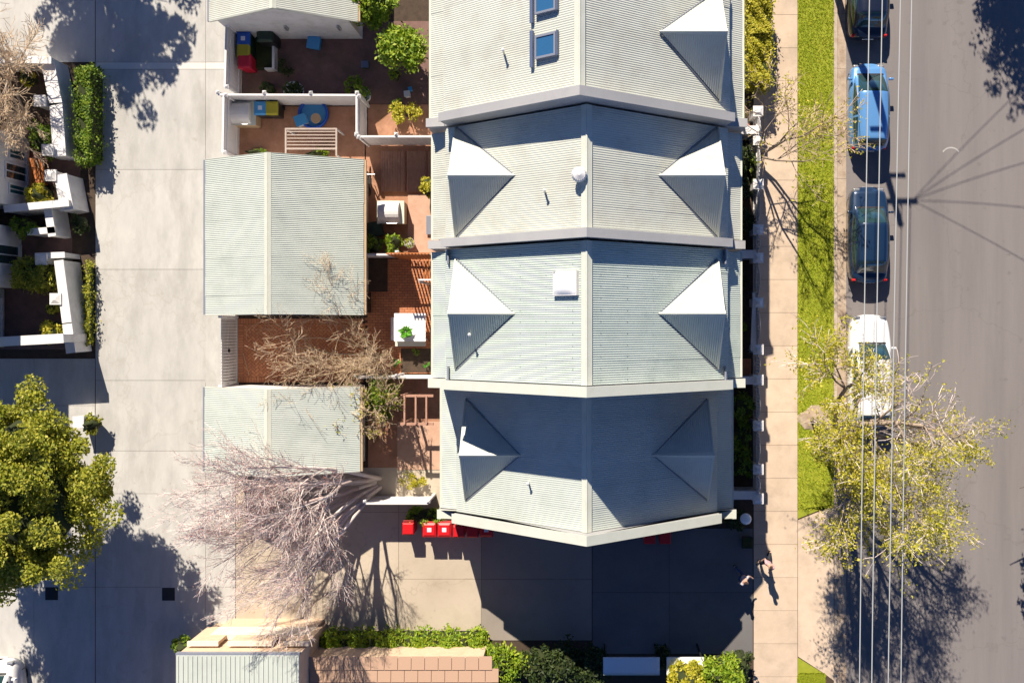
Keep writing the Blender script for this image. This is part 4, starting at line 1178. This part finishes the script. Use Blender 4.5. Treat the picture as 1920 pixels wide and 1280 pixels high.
# branching trees
def grow(segs, p, d, length, r, depth, rr, P):
    n = P['steps'][depth]; sl = length/n
    pts = [p]
    for i in range(n):
        d = (d + Vector((rr.gauss(0,1), rr.gauss(0,1), rr.gauss(0,1)))*P['wig'] + Vector(P['pull'])*P['pullk'][depth]).normalized()
        q = p + d*sl; ra = r*(1-.55*i/n); rb = r*(1-.55*(i+1)/n)
        if q.z < .15: q.z = .15; d.z = abs(d.z)+.1
        segs.append((p.copy(), q.copy(), ra, rb, depth)); p = q
        if depth < P['depth']:
            if i >= P['start'][depth]:
                for _ in range(P['kids'][depth]):
                    if rr.random() > P['prob']: continue
                    ax = d.orthogonal().normalized(); ax.rotate(Matrix.Rotation(rr.uniform(0, 6.28), 3, d))
                    nd = d.copy(); nd.rotate(Matrix.Rotation(math.radians(rr.uniform(*P['ang'])), 3, ax))
                    grow(segs, p, nd, length*P['ratio']*rr.uniform(.7,1.15)*(1-.35*i/n), rb*P['rratio'], depth+1, rr, P)
    return segs
def tree_from(segs, t, thick_name, thin_name, mt, mn, split=2, minr=.0):
    a = MB(); b = MB()
    for (p, q, r0, r1, dep) in segs:
        if dep < split: a.tube(p, q, max(r0,minr), max(r1,minr), n=7 if dep == 0 else 5, cap=False)
        else: b.tube(p, q, max(r0,minr), max(r1,minr), n=3, cap=False)
    part(a, thick_name, mt, t, smooth=True); part(b, thin_name, mn, t)

# pink-grey bare tree beside the driveway
rr = random.Random(14)
bx0, by0 = gx(712), gy(905)
pt = wthing('bare_tree', 'big pink grey leafless tree spreading over the lower garage and driveway', 'tree', (bx0, by0, 0))
segs = []
P = dict(steps=[5,4,4,3], wig=.085, pull=(-.3,-.15,1), pullk=[.03,.03,.02,0], depth=3, start=[2,0,0,0], kids=[2,3,3,0], prob=.85, ang=(14,36), ratio=.55, rratio=.55)
for i in range(22):
    a = i*2*math.pi/22 + rr.uniform(-.25,.25); tl = rr.uniform(.15,.55)
    if (math.cos(a) > .1 and math.sin(a) > .1) or (math.cos(a) > .45 and tl > .3): continue
    d = Vector((math.cos(a)*tl*1.3-.30, math.sin(a)*tl+.0, 1)).normalized()
    grow(segs, Vector((bx0+.2*math.cos(a), by0+.2*math.sin(a), -.02)), d, rr.uniform(4.8,6.8), .10, 0, rr, P)
tree_from(segs, pt, 'trunk', 'twigs', 'pinktwig', 'pinktwig', 2, .0055)
tips = [s[1] for s in segs if s[4] == 3]
def tf(r2):
    p = tips[int(r2.random()*len(tips))]; return (p.x+r2.gauss(0,.06), p.y+r2.gauss(0,.06), p.z+r2.gauss(0,.06))
leaf_mesh('buds', tf, 9000, .03, 'bud', pt, 3, elong=1.4)
print('pink segs', len(segs))

# sharp courtyard bare tree
rr = random.Random(5)
bx0, by0 = gx(712), gy(668)
ct = wthing('bare_tree', 'tan leafless tree with fine twigs above the herringbone courtyard', 'tree', (bx0, by0, 0))
segs = []
P = dict(steps=[4,5,4,3], wig=.16, pull=(-1,.0,.1), pullk=[.10,.05,.02,0], depth=3, start=[1,0,0,0], kids=[2,2,2,0], prob=.78, ang=(22,58), ratio=.6, rratio=.55)
for i in range(14):
    a = i*2*math.pi/14 + rr.uniform(-.3,.3); k = 1.15 if math.cos(a) < .2 else .55
    d = Vector((math.cos(a)*k-.30, math.sin(a)*k*.6+.06, rr.uniform(.75,1.3))).normalized()
    grow(segs, Vector((bx0+.08*math.cos(a), by0+.05*math.sin(a), .5)), d, rr.uniform(2.6,3.8)*(1.05 if math.cos(a) < .2 else .6), .030, 0, rr, P)
segs.append((Vector((bx0, by0, -.02)), Vector((bx0-.03, by0, .62)), .15, .10, 0))
tree_from(segs, ct, 'trunk', 'twigs', 'twig', 'twig', 1, .005)
tips = [s[1] for s in segs if s[4] >= 2]
leaf_mesh('buds', tf, 1600, .022, 'olive', ct, 3, elong=1.3)
print('court segs', len(segs))

# street tree with sparse yellow-green leaves
rr = random.Random(23)
bx0, by0 = gx(1528), gy(785)
stt = wthing('street_tree', 'tall street tree with sparse yellow green leaves above the white car', 'tree', (bx0, by0, 0))
segs = []
P = dict(steps=[4,4,4,3], wig=.15, pull=(0,0,1), pullk=[.06,.03,.02,0], depth=3, start=[1,0,0,0], kids=[2,2,2,0], prob=.85, ang=(22,52), ratio=.64, rratio=.58)
d0 = Vector((.10, -.03, 1)).normalized()
segs.append((Vector((bx0, by0, -.05)), Vector((bx0, by0, 0))+d0*2.4, .24, .19, 0))
top = Vector((bx0, by0, 0))+d0*2.4
for i, (a, tl, ln) in enumerate(((0.1,.75,5.0),(1.0,.5,4.2),(1.9,.6,4.3),(3.0,.42,4.0),(4.0,.6,4.4),(4.8,.65,4.8),(5.5,.7,5.0),(.6,.2,4.8))):
    d = Vector((math.cos(a)*tl, math.sin(a)*tl, 1)).normalized()
    d = (d + Vector((.17, 0, 0))).normalized()
    grow(segs, top.copy(), d, ln*.98, .13, 0, rr, P)
tree_from(segs, stt, 'trunk', 'twigs', 'bark', 'pinktwig', 2, .010)
tips = [s[1] for s in segs if s[4] >= 2]
tipsk = [p for p in tips if not (p.x > gx(1640)*.82 and p.x < 15.0 and p.y > -4.4 and p.z > 5.0 and rr.random() < .8)]
tipcl = [(p, rr.random()) for p in tipsk]
tipcl = [p for p, q in tipcl if q < .75]
def tf2(r2):
    p = tipcl[int(r2.random()*len(tipcl))]; return (p.x+r2.gauss(0,.12), p.y+r2.gauss(0,.12), p.z+r2.gauss(0,.12))
leaf_mesh('leaves', tf2, 24000, .060, 'yellow', stt, 9)
print('street segs', len(segs))
b = MB(); lump(b, bx0, by0, -.02, .75, .6, .08, 3, 14, 6)
struct(b.build('mulch_ring', 'gutter_c'))

# bare tree leaning out of the front garden
def small_bare(label, bx, by, hgt, seed, n0, lean, leafm=None, nl=0, tw='twig', spread=.6, ls=.05, r=.06):
    rr = random.Random(seed)
    t = wthing('bare_tree', label, 'tree', (bx, by, 0)); segs = []
    P = dict(steps=[4,4,3,3], wig=.14, pull=(0,0,1), pullk=[.03,.02,0,0], depth=3, start=[1,0,0,0], kids=[2,2,2,0], prob=.8, ang=(20,55), ratio=.6, rratio=.58)
    for i in range(n0):
        a = i*2*math.pi/n0 + rr.uniform(-.4,.4)
        d = Vector((math.cos(a)*spread+lean[0], math.sin(a)*spread+lean[1], 1)).normalized()
        grow(segs, Vector((bx, by, .3)), d, hgt*rr.uniform(.55,.75), r, 0, rr, P)
    segs.append((Vector((bx, by, -.05)), Vector((bx, by, .4)), r*1.8, r*1.5, 0))
    tree_from(segs, t, 'trunk', 'twigs', 'bark', tw, 2, .009)
    if leafm:
        tips = [s[1] for s in segs if s[4] >= 2]
        def f(r2):
            p = tips[int(r2.random()*len(tips))]; return (p.x+r2.gauss(0,.1), p.y+r2.gauss(0,.1), p.z+r2.gauss(0,.1))
        leaf_mesh('leaves', f, nl, ls, leafm, t, seed)
    return t
small_bare('small brown tree leaning over the footpath beside the upper cross wall', gx(1418), gy(296), 6.2, 31, 4, (.42, .22), 'yellow', 900, 'twig', .30, .07)
small_bare('brown bare branches filling the top left court above the white walls', gx(30), gy(150), 4.8, 41, 11, (-.1, .15), None, 0, 'twig', .7)
small_bare('brown bare bush beside the white house at the far left', gx(58), gy(220), 3.4, 43, 9, (-.1, .1), None, 0, 'twig', .75)
small_bare('tangled brown shrub between the lower garage and the courtyard bushes', gx(722), gy(760), 3.0, 47, 5, (-.15, 0), 'olive', 700, 'twig', .5, .06)

# big evergreen
ex, ey, ez = -22.2, -6.5, 5.4
ev = wthing('leafy_tree', 'big dense green tree at the left edge shading the lane', 'tree', (ex, ey, 0))
leaf_mesh('crown', clumps(ex, ey, ez, 4.0, 3.7, 2.8, 270, .55, 77, hollow=.62), 78000, .09, 'olive', ev, 77, elong=1.5)
b = MB(); b.tube((ex, ey, -.02), (ex-.1, ey, 3.2), .28, .2, n=10)
rr = random.Random(8)
for i in range(26):
    a = rr.uniform(0, 6.28); b.tube((ex-.1, ey, rr.uniform(2.4, 4)), (ex+2.2*math.cos(a), ey+2.8*math.sin(a), rr.uniform(4.5, 7.3)), .08, .02, n=5)
part(b, 'trunk', 'darkbark', ev)
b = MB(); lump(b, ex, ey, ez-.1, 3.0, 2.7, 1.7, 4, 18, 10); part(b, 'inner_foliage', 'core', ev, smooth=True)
def off_tree(label, x, y, z, rx, rz, n, leaf, seed, ry=None):
    t = wthing('leafy_tree', label, 'tree', (x, y, 0)); ry = ry or rx
    leaf_mesh('crown', clumps(x, y, z, rx, ry, rz, 120, .5, seed, hollow=.35), n, .12, leaf, t, seed)
    b = MB(); b.tube((x, y, -.1), (x, y, z), .22, .1, n=8)
    rr = random.Random(seed)
    for i in range(40):
        a = rr.uniform(0, 6.28); q = rr.uniform(.4,1); b.tube((x, y, z-rz*.6), (x+rx*q*math.cos(a), y+ry*q*math.sin(a), z+rr.uniform(-.6,.8)*rz), .06, .015, n=4)
    part(b, 'trunk', 'darkbark', t); return t
off_tree('dense tree just outside the top left corner', -22.7, 20.4, 6.0, 3.0, 2.0, 19000, 'mid', 51)
off_tree('tree beyond the road whose shadow reaches the top right corner', 16.6, 20.6, 6.0, 1.7, 2.6, 6000, 'mid', 52, 2.4)
off_tree('yellow green tree across the road peeking in at the right edge', 19.4, -6.2, 3.9, 2.1, 1.9, 6000, 'yellow', 53, 2.4)

# shrubs and hedges
shrub('bright lime shrub overlapping the top garage roof end', 697, 10, 46, 3.0, 'lime', 5200, .10, 34)
shrub('airy yellow green shrub against the upper house wall', 757, 92, 46, 2.4, 'lime', 3000, .10, 44, sparse=True)
shrub('small yellow green sprig below the airy shrub', 741, 142, 12, .9, 'lime', 260, .07)
shrub('yellowing loose shrub in the corner beside the upper house', 762, 212, 34, 1.2, 'yellow', 1000, .07, 22, sparse=True)
shrub('small dark green bush near the white pail', 745, 200, 16, .8, 'mid', 300, .07)
shrub('small leafy plant beside the pot at the fence corner', 662, 160, 18, .8, 'mid', 420, .08, sparse=True)
shrub('dark low shrub beside the long white fence post', 505, 165, 14, .7, 'dark', 320, .07)
shrub('dark shrub under the raised planter edging', 535, 128, 18, .5, 'dark', 320, .06, sparse=True)
shrub('lime shrub under the slatted pergola at the garage roof edge', 595, 289, 28, .9, 'lime', 700, .07, 10)
shrub('small green strip of plants in the corner by the lane fence', 478, 285, 26, .5, 'mid', 400, .06, 6)
shrub('yellow green shrub against the pale balcony roof beside the deck', 804, 352, 20, 1.6, 'yellow', 900, .08, 22)
shrub('bright green bush behind the double garage, right one', 738, 456, 18, 1.3, 'lime', 900, .08, 20)
shrub('dark green bush behind the double garage, left one', 703, 458, 18, 1.3, 'mid', 800, .08, 20)
shrub('tall dark green shrub between the lower garage and the pergola', 716, 745, 30, 2.4, 'mid', 1800, .08, 46, sparse=True)
shrub('low yellow plants at the end of the lowest courtyard', 778, 900, 26, .6, 'yellow', 500, .06, 18, sparse=True)
shrub('rounded lime bush beside the first red bin', 800, 966, 44, 1.1, 'lime', 2000, .08, 17)
shrub('small plant in the patio bed near the white table', 742, 680, 9, .3, 'brightleaf', 60, .06, sparse=True)
shrub('little green plant in the patio bed against the house', 800, 684, 7, .3, 'brightleaf', 60, .06, sparse=True)
shrub('small grey green plant beside the bare tree trunk', 778, 660, 9, .35, 'mid', 70, .05, sparse=True)
hedge('yellow green hedge at the top of the front gardens, upper block', 1402, 1445, -30, 68, 1.7, 'yellow', 5000, .07, 3)
hedge('yellow green hedge at the top of the front gardens, lower block', 1401, 1443, 70, 158, 1.6, 'yellow', 4600, .07, 4)
for v, lb, lf in ((300, 'dark shrub below the upper cross wall', 'dark'), (350, 'dark shrub in the upper front garden, middle', 'dark'), (405, 'dark green shrub in the upper front garden, lowest', 'dark'),
              (765, 'dark green shrub in the lower front garden, top', 'mid'), (815, 'green shrub in the lower front garden, middle', 'mid'), (870, 'green shrub in the lower front garden, lowest', 'mid')):
    shrub(lb, 1390, v, 22, 1.3, lf, 1500, .07, 30)
shrub('thin yellow green shrub against the street fence below the upper cross wall', 1412, 318, 9, 1.4, 'lime', 300, .06, 26)
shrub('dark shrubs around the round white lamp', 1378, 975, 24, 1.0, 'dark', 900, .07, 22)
shrub('small bright plant beside the sharp front verandah roof', 1394, 614, 7, .9, 'lime', 130, .06, 9, sparse=True)
shrub('dark plant in the sharp front yard shade', 1396, 530, 9, .8, 'dark', 200, .06, 12)
shrub('brown potted shrub at the upper cross wall', 1397, 242, 11, 1.0, 'bud', 300, .05, 11)
hedge('tall clipped hedge between the slanting white wall and the lane', 144, 177, 130, 300, 1.1, 'mid', 5200, .07, 6)
hedge('thin flowering hedge strip outside the lower white court wall', 158, 172, 495, 640, .5, 'olive', 1300, .06, 7)
shrub('yellow bush against the white L-shaped wall', 74, 365, 28, 1.3, 'yellow', 1300, .08, 20)
shrub('dark green shrub behind the slanting white wall', 84, 262, 30, 1.2, 'mid', 1300, .08, 30)
shrub('small yellow green sprig among the bare branches at the far left', 52, 148, 16, 1.2, 'yellow', 400, .08)
shrub('dark round bush with lit tip below the sloping white wall', 48, 425, 30, 1.5, 'mid', 1700, .08, 22)
hedge('square clipped bush glowing at its right side in the left court', 32, 92, 488, 540, 1.4, 'olive', 3200, .07, 9, name='clipped_bush')
shrub('bright yellow green bush in the lowest left court', 100, 622, 22, 1.3, 'yellow', 1200, .08, 26)
shrub('yellow green shrub above the bright bush in the lowest left court', 98, 580, 14, 1.1, 'olive', 600, .08, 16)
shrub('green climber at the fence corner of the left court', 150, 420, 16, .9, 'dark', 400, .07, 20)
hedge('bright green hedge at the bottom between driveway and shingled roof', 582, 905, 1192, 1232, 1.3, 'lime', 9000, .09, 12)
shrub('big lime bush right of the shingled roof', 935, 1245, 42, 2.0, 'lime', 3600, .09, 44)
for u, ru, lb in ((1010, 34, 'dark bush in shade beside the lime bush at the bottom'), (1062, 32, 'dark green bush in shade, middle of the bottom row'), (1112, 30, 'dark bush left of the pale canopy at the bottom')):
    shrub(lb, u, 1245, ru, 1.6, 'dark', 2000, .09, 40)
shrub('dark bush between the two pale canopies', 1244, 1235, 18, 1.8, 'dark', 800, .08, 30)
shrub('bright yellow green bush at the bottom edge in sun', 1285, 1266, 40, 3.2, 'yellow', 2600, .09, 26)
shrub('large yellow green bush at the bottom edge near the footpath', 1352, 1262, 46, 3.2, 'lime', 4000, .09, 36)
shrub('dark bush beside the footpath at the bottom', 1385, 1245, 24, 1.6, 'dark', 900, .08, 34)
shrub('dark green bush at the corner of the tan brick building', 345, 1212, 20, 1.4, 'mid', 700, .08, 18)
shrub('dark climbing bush by the lane edge under the big green tree', 170, 795, 22, 1.2, 'olive', 500, .08, 16)

# ------------------------------------------------------------------ power poles and wires
WZ = 8.8
def upole(label, x, y):
    t = thing('power_pole', label, 'pole', (x, y, 0))
    b = MB(); b.tube((0,0,-.2), (0,0,WZ+.6), .19, .13, n=12); part(b, 'shaft', 'pole', t, smooth=True)
    b = MB(); b.box(-.95, .95, .15, .27, WZ-.16, WZ-.02); part(b, 'crossarm', 'pole', t)
    b = MB(); b.box(-.75, .75, .15, .27, WZ-1.1, WZ-1.0); part(b, 'crossarm', 'pole', t)
    for q in WX:
        b = MB(); b.lathe(q-10.55, .21, [(.03, WZ-.02), (.05, WZ+.02), (.035, WZ+.06), (.05, WZ+.1), (.02, WZ+.13)], 10); part(b, 'insulator', 'whitepaint', t)
    return t
WX = [gx(1640)*(H-WZ)/(H), 0, 0, 0]
WX = [(u-U0)*(H-WZ)/F for u in (1630, 1654, 1688, 1709)]
WXb = [(u-U0)*(H-WZ)/F for u in (1614, 1637, 1668, 1692)]
upole('timber power pole beyond the top edge whose crossarm shadow crosses the road', 10.6, 15.6)
upole('timber power pole far below the bottom edge of the view', 10.3, -34)
lbs = ['power line nearest the parked cars, above their roofs', 'second power line from the footpath side', 'third power line from the footpath side', 'power line farthest over the road']
def wire(name, label, p0, p1, r, sag, n=40, group=None):
    b = MB(); p0, p1 = Vector(p0), Vector(p1)
    pts = [p0.lerp(p1, i/n) - Vector((0,0,sag*4*(i/n)*(1-i/n))) for i in range(n+1)]
    for a, c in zip(pts[:-1], pts[1:]): b.tube(a, c, r, n=6, cap=False)
    o = b.build(name, 'wire', smooth=True); tag(o, label, 'power line', group); return o
for i in range(4):
    dxdy = (WXb[i]-WX[i])/(-(1280)*(H-WZ)/F)
    x_top = WX[i] + dxdy*(15.8-11.1); x_bot = WX[i] + dxdy*(-34-11.1)
    wire('power_line', lbs[i], (x_top, 15.8, WZ+.1), (x_bot, -33.8, WZ+.1), .021, .25, group='power lines over the kerb')
ends = [((26, 24.6, 5.5), 'topmost'), ((26, 19.5, 5.5), 'second'), ((26, 15.5, 5.5), 'third'), ((26, 10.2, 5.5), 'fourth'), ((26, 3.9, 5.5), 'lowest')]
for (e, nm) in ends:
    wire('service_wire', nm + ' of the service wires fanning over the road, seen by its shadow', (11.4, 15.6, WZ-.3), e, .014, .35, 20, 'service wires to the far side')

# ------------------------------------------------------------------ cars
def se(c, e): return math.copysign(abs(c)**e, c)
def car(label, x, y, L_, Wd, Hh, paint, north=True, hood=.24, rear=.10, ws=.16, rw=.14, wag=False, name='parked_car', cat='car', boxy=False):
    """nose towards +y; x,y ground centre"""
    t = thing(name, label, cat, (x, y, -.12), 'cars parked along the kerb', 0 if north else math.pi)
    hl = L_/2
    def ss(a, b_, q): 
        q = min(1, max(0, (q-a)/(b_-a))); return q*q*(3-2*q)
    def plan(s):   # s: -1 rear .. 1 front
        a = abs(s); ex = 5.5 if s < 0 else 4.0
        return Wd/2*(1-.10*ss(.35, 1, a))*max(0.0, 1-a**(ex*3.2))**(1/3.2)
    zb = .88*Hh/1.45
    def top(s):
        zf = zb*.80; zr_ = zb*(.98 if not wag else 1.0)
        z = zb
        if s > .3: z = zb + (zf-zb)*ss(.3, 1.0, s)
        if s < -.6: z = zb + (zr_-zb)*ss(-.6, -1, s) 
        a = abs(s)
        return z - (.16 if s > 0 else .09)*ss(.86, 1.0, a)
    NS, NP = 44, 22
    b = MB(); rows = []
    for i in range(NS+1):
        s = -math.cos(math.pi*i/NS) ; s = max(-.9995, min(.9995, s)); yy_ = s*hl; w = max(plan(s), .02); zt = top(s); z0 = .20 + .14*ss(.8, 1, abs(s))
        row = []
        for j in range(NP+1):
            ph = math.pi*j/NP
            row.append((w*se(math.cos(ph), .32), yy_, z0 + (zt-z0)*se(math.sin(ph), .42) if 0 < j < NP else z0))
        rows.append(row)
    k0 = 0
    for r_ in rows: b.v += r_
    n1 = NP+1
    for i in range(NS):
        for j in range(NP):
            b.f.append((i*n1+j, i*n1+j+1, (i+1)*n1+j+1, (i+1)*n1+j)); b.m.append(0)
        b.f.append((i*n1, (i+1)*n1, (i+1)*n1+NP, i*n1+NP)); b.m.append(0)
    body = part(b, 'body', paint, t, smooth=True)
    # cabin
    yA = hl - L_*hood; yB = yA - L_*ws; yD = -hl + L_*rear; yC = yD + L_*rw
    def cab(yq, ph, off=0.0):
        if yq > yB: h = 1-((yq-yB)/(yA-yB))**1.35
        elif yq < yC: h = 1-((yC-yq)/(yC-yD))**(1.9 if wag else 1.5)
        else: h = 1
        q = (yq-yD)/(yA-yD)
        w = Wd/2*.93*(1-.55*abs(q-.48)**2.6*2)
        zt = (Hh-zb+.05)*max(h, 0) * (1-.05*((yq-(yB+yC)/2)/(yA-yD)*2)**2)
        ct_, st_ = math.cos(ph), math.sin(ph)
        xx = (w+off)*se(ct_, .5)*(1 - .17*min(1, st_))
        return (xx*(1-.03*st_), yq, zb-.05 + (zt+off)*se(st_, .58))
    def patch(ya, yb, pa, pb, off, ny=14, np_=10, mb=None):
        mb = mb or MB(); k = len(mb.v)
        for i in range(ny+1):
            for j in range(np_+1):
                A = pa(i/ny) if callable(pa) else pa; B = pb(i/ny) if callable(pb) else pb
                mb.v.append(cab(ya+(yb-ya)*i/ny, A+(B-A)*j/np_, off))
        for i in range(ny):
            for j in range(np_):
                f = (k+i*(np_+1)+j, k+i*(np_+1)+j+1, k+(i+1)*(np_+1)+j+1, k+(i+1)*(np_+1)+j)
                mb.f.append(f if yb > ya else f[::-1]); mb.m.append(0)
        return mb
    part(patch(yD, yA, .0001, math.pi-.0001, 0, 44, 26), 'cabin', paint, t, smooth=True)
    e1 = .62
    part(patch(yB+L_*.015, yA-.06, e1, math.pi-e1, .008, 12, 16), 'windscreen', 'glass', t, smooth=True)
    part(patch(yD+.06, yC-L_*.012, .68, math.pi-.68, .008, 12, 16), 'rear_window', 'glass', t, smooth=True)
    part(patch(yA-.05, yA+.03, .45, math.pi-.45, .010, 3, 14), 'cowl', 'black', t, smooth=True)
    for f_ in (lambda q: q, lambda q: math.pi-q):
        part(patch(yC, yB, min(f_(.66), f_(.70)), max(f_(.66), f_(.70)), .006, 10, 2), 'roof_channel', 'black', t, smooth=True)
    for q in (-1, 1):
        b = MB()
        P0 = cab(yA-.02, math.pi/2 - q*.5, .02); P1 = cab(yA-L_*ws*.42, math.pi/2 - q*.05 + .35, .02)
        b.tube(P0, P1, .012, n=4); part(b, 'wiper', 'black', t)
    for s in (0, 1):
        lo, hi = .10, .60
        f = lambda q: q if not s else math.pi-q
        m1 = (yB+yC)/2
        for (ya, yb, ha, hb) in ((m1+.05, yB+L_*ws*.55, hi, .22), (yC-L_*rw*.35, m1-.05, .30, hi)):
            A = (lambda q: f(lo)); B = (lambda q, ha=ha, hb=hb: f(ha+(hb-ha)*(q**2 if hb < ha else 1-(1-q)**2)))
            part(patch(ya, yb, A, B, .008, 10, 6), 'side_window', 'glass', t, smooth=True)
    for q in (-1, 1):
        for yw in (hl-L_*.185, -hl+L_*.19):
            b = MB(); xo_ = q*(Wd/2-.075); xi_ = q*(Wd/2-.28)
            b.tube((xi_, yw, .32), (xo_, yw, .32), .32, n=22); wo = part(b, 'wheel', 'rubber', t)
            b = MB(); b.tube((xo_, yw, .32), (xo_+q*.012, yw, .32), .20, .18, n=16); part(b, 'rim', 'steel', wo)
        b = MB(); b.taper(q*(Wd/2+.02), yA-.22, zb-.06, zb+.09, .22, .10, .17, .08); part(b, 'side_mirror', paint if not boxy else 'whitepaint', t, bevel=.02)
        yh = hl*.94; wq = plan(.94)
        b = MB(); b.taper(q*wq*.80, hl-.20, zb*.62, zb*.735, .34, .32, .26, .22); part(b, 'headlight', 'steel', t, bevel=.03)
        b = MB(); b.taper(q*Wd/2*.78, -hl+.115, zb*.70, zb*.90, .16, .12, .14, .08); part(b, 'tail_light', 'red', t, bevel=.02)
    part(box(-.24, .24, hl-.035, hl+.012, .36, .46), 'number_plate', 'whitepaint', t)
    part(box(-.24, .24, -hl-.012, -hl+.035, .50, .61), 'number_plate', 'whitepaint', t)
    return t
M['carblue'] = mat('light_blue_car_paint', (.13, .33, .66), .3, coat=.9, metal=.25)
M['cardark'] = mat('dark_blue_car_paint', (.012, .035, .085), .3, coat=.9, metal=.2)
M['carnavy'] = mat('navy_car_paint', (.008, .014, .035), .3, coat=.9)
M['carwhite'] = mat('white_car_paint', (.80, .80, .80), .3, coat=.6)
def cpos(u, va, vb, z=.7):
    x, ya = W(u, va, z); _, yb = W(u, vb, z); return x, (ya+yb)/2, ya-yb
x, y, l = cpos(1629, -95, 72, .6); car('navy parked car cut by the top edge of the photo', x, y, l, 1.76, 1.5, 'carnavy', True)
x, y, l = cpos(1629, 119, 283, .5); car('light blue hatchback parked second from the top', x, y, l, 1.72, 1.47, 'carblue', True, wag=True, hood=.14, rear=.02, rw=.09, ws=.24)
x, y, l = cpos(1629, 350, 530, .5); car('dark blue sedan parked between the blue hatchback and the white car', x, y, l, 1.74, 1.42, 'cardark', True, hood=.22, rear=.09, rw=.13, ws=.19)
x, y, l = cpos(1632, 590, 800, .6); car('white parked car half hidden by the yellow green street tree', x, y, l, 1.84, 1.6, 'carwhite', True, hood=.25, rear=.03, rw=.10, wag=True)
# pale vehicle at the bottom left corner
t = car('pale lilac van roof in the bottom left corner', *[0]*2, 4.4, 1.9, 1.9, 'carwhite', True, hood=.10, rear=.02, ws=.14, rw=.08, wag=True, name='parked_van', cat='van')
t['group'] = 'vehicles off the lane'; t.location = (gx(15), gy(1320), 0)

# ------------------------------------------------------------------ people on the footpath
def person(label, u, v, heading, shirt, trousers, hair='hair'):
    x, y = W(u, v, 0); t = thing('person', label, 'person', (x, y, 0), None, heading)
    def skin(name, joints, edges, m, parent, sub=1):
        me = bpy.data.meshes.new(name); me.from_pydata([j[:3] for j in joints], edges, [])
        o = bpy.data.objects.new(name, me); C.objects.link(o); o.parent = parent; me.materials.append(M[m])
        md = o.modifiers.new('skin', 'SKIN')
        for i, j in enumerate(joints):
            sv = me.skin_vertices[0].data[i]; sv.radius = (j[3], j[4] if len(j) > 4 else j[3]); sv.use_root = (i == 0)
        md.use_smooth_shade = True
        s = o.modifiers.new('sub', 'SUBSURF'); s.levels = sub; s.render_levels = sub+1
        return o
    J = [(0,0,.95,.13,.10),(0,.01,1.2,.12,.09),(0,.01,1.40,.14,.09),(0,.03,1.49,.055),(0,.06,1.60,.085,.10),(0,.06,1.71,.06),
         (.17,.01,1.40,.055),(.24,-.10,1.15,.042),(.25,.04,.93,.032),(.25,.10,.86,.03),
         (-.17,.01,1.40,.055),(-.24,.12,1.16,.042),(-.24,.30,1.0,.032),(-.24,.37,.97,.03),
         (.09,.0,.90,.09),(.10,.22,.52,.062),(.10,.20,.10,.042),(.10,.34,.04,.035),
         (-.09,.0,.90,.09),(-.10,-.06,.50,.062),(-.10,-.36,.16,.042),(-.10,-.28,.04,.035)]
    E = [(0,1),(1,2),(2,3),(3,4),(4,5),(2,6),(6,7),(7,8),(8,9),(2,10),(10,11),(11,12),(12,13),(0,14),(14,15),(15,16),(16,17),(0,18),(18,19),(19,20),(20,21)]
    skin('body', J, E, 'skin', t)
    g = 1.22
    T = [(J[0][0],J[0][1],.93,.155,.12),(0,.01,1.2,.15,.115),(0,.01,1.40,.165,.115),(.17,.01,1.40,.075),(.23,-.08,1.2,.06),(-.17,.01,1.40,.075),(-.23,.09,1.22,.06)]
    skin('shirt', T, [(0,1),(1,2),(2,3),(3,4),(2,5),(5,6)], shirt, t)
    U = [(0,0,.97,.15,.115),(.09,0,.88,.105),(.10,.22,.52,.08),(.10,.205,.14,.058),(-.09,0,.88,.105),(-.10,-.06,.50,.08),(-.10,-.34,.19,.058)]
    skin('trousers', U, [(0,1),(1,2),(2,3),(0,4),(4,5),(5,6)], trousers, t)
    skin('hair', [(0,.03,1.66,.092,.10),(0,.02,1.74,.075)], [(0,1)], hair, t)
    for q in (-1, 1):
        b = MB(); b.taper(q*.10, .32 if q > 0 else -.26, .0, .07, .09, .26, .07, .2); part(b, 'shoe', 'cloth_d', t, bevel=.015)
        b = MB(); b.lathe(q*.035, .165, [(.004, 1.615), (.012, 1.625), (.004, 1.635)], 8); part(b, 'eye', 'black', t)
person('person in a pink top walking on the shaded footpath', 1432, 1044, 2.6, 'shirt', 'cloth_d')
person('person in a pale top walking off the dark driveway', 1386, 1072, -2.2, 'shirt2', 'jeans')
pb = thing('dark_planter', 'dark square planter at the corner of driveway and footpath', 'planter', (gx(1398), gy(1012), 0))
b = MB(); b.taper(0, 0, 0, .5, .36, .36, .5, .5); part(b, 'box', 'black', pb); b = MB(); b.taper(0,0,.5,.54,.44,.44,.40,.40); part(b, 'soil', 'core', pb)
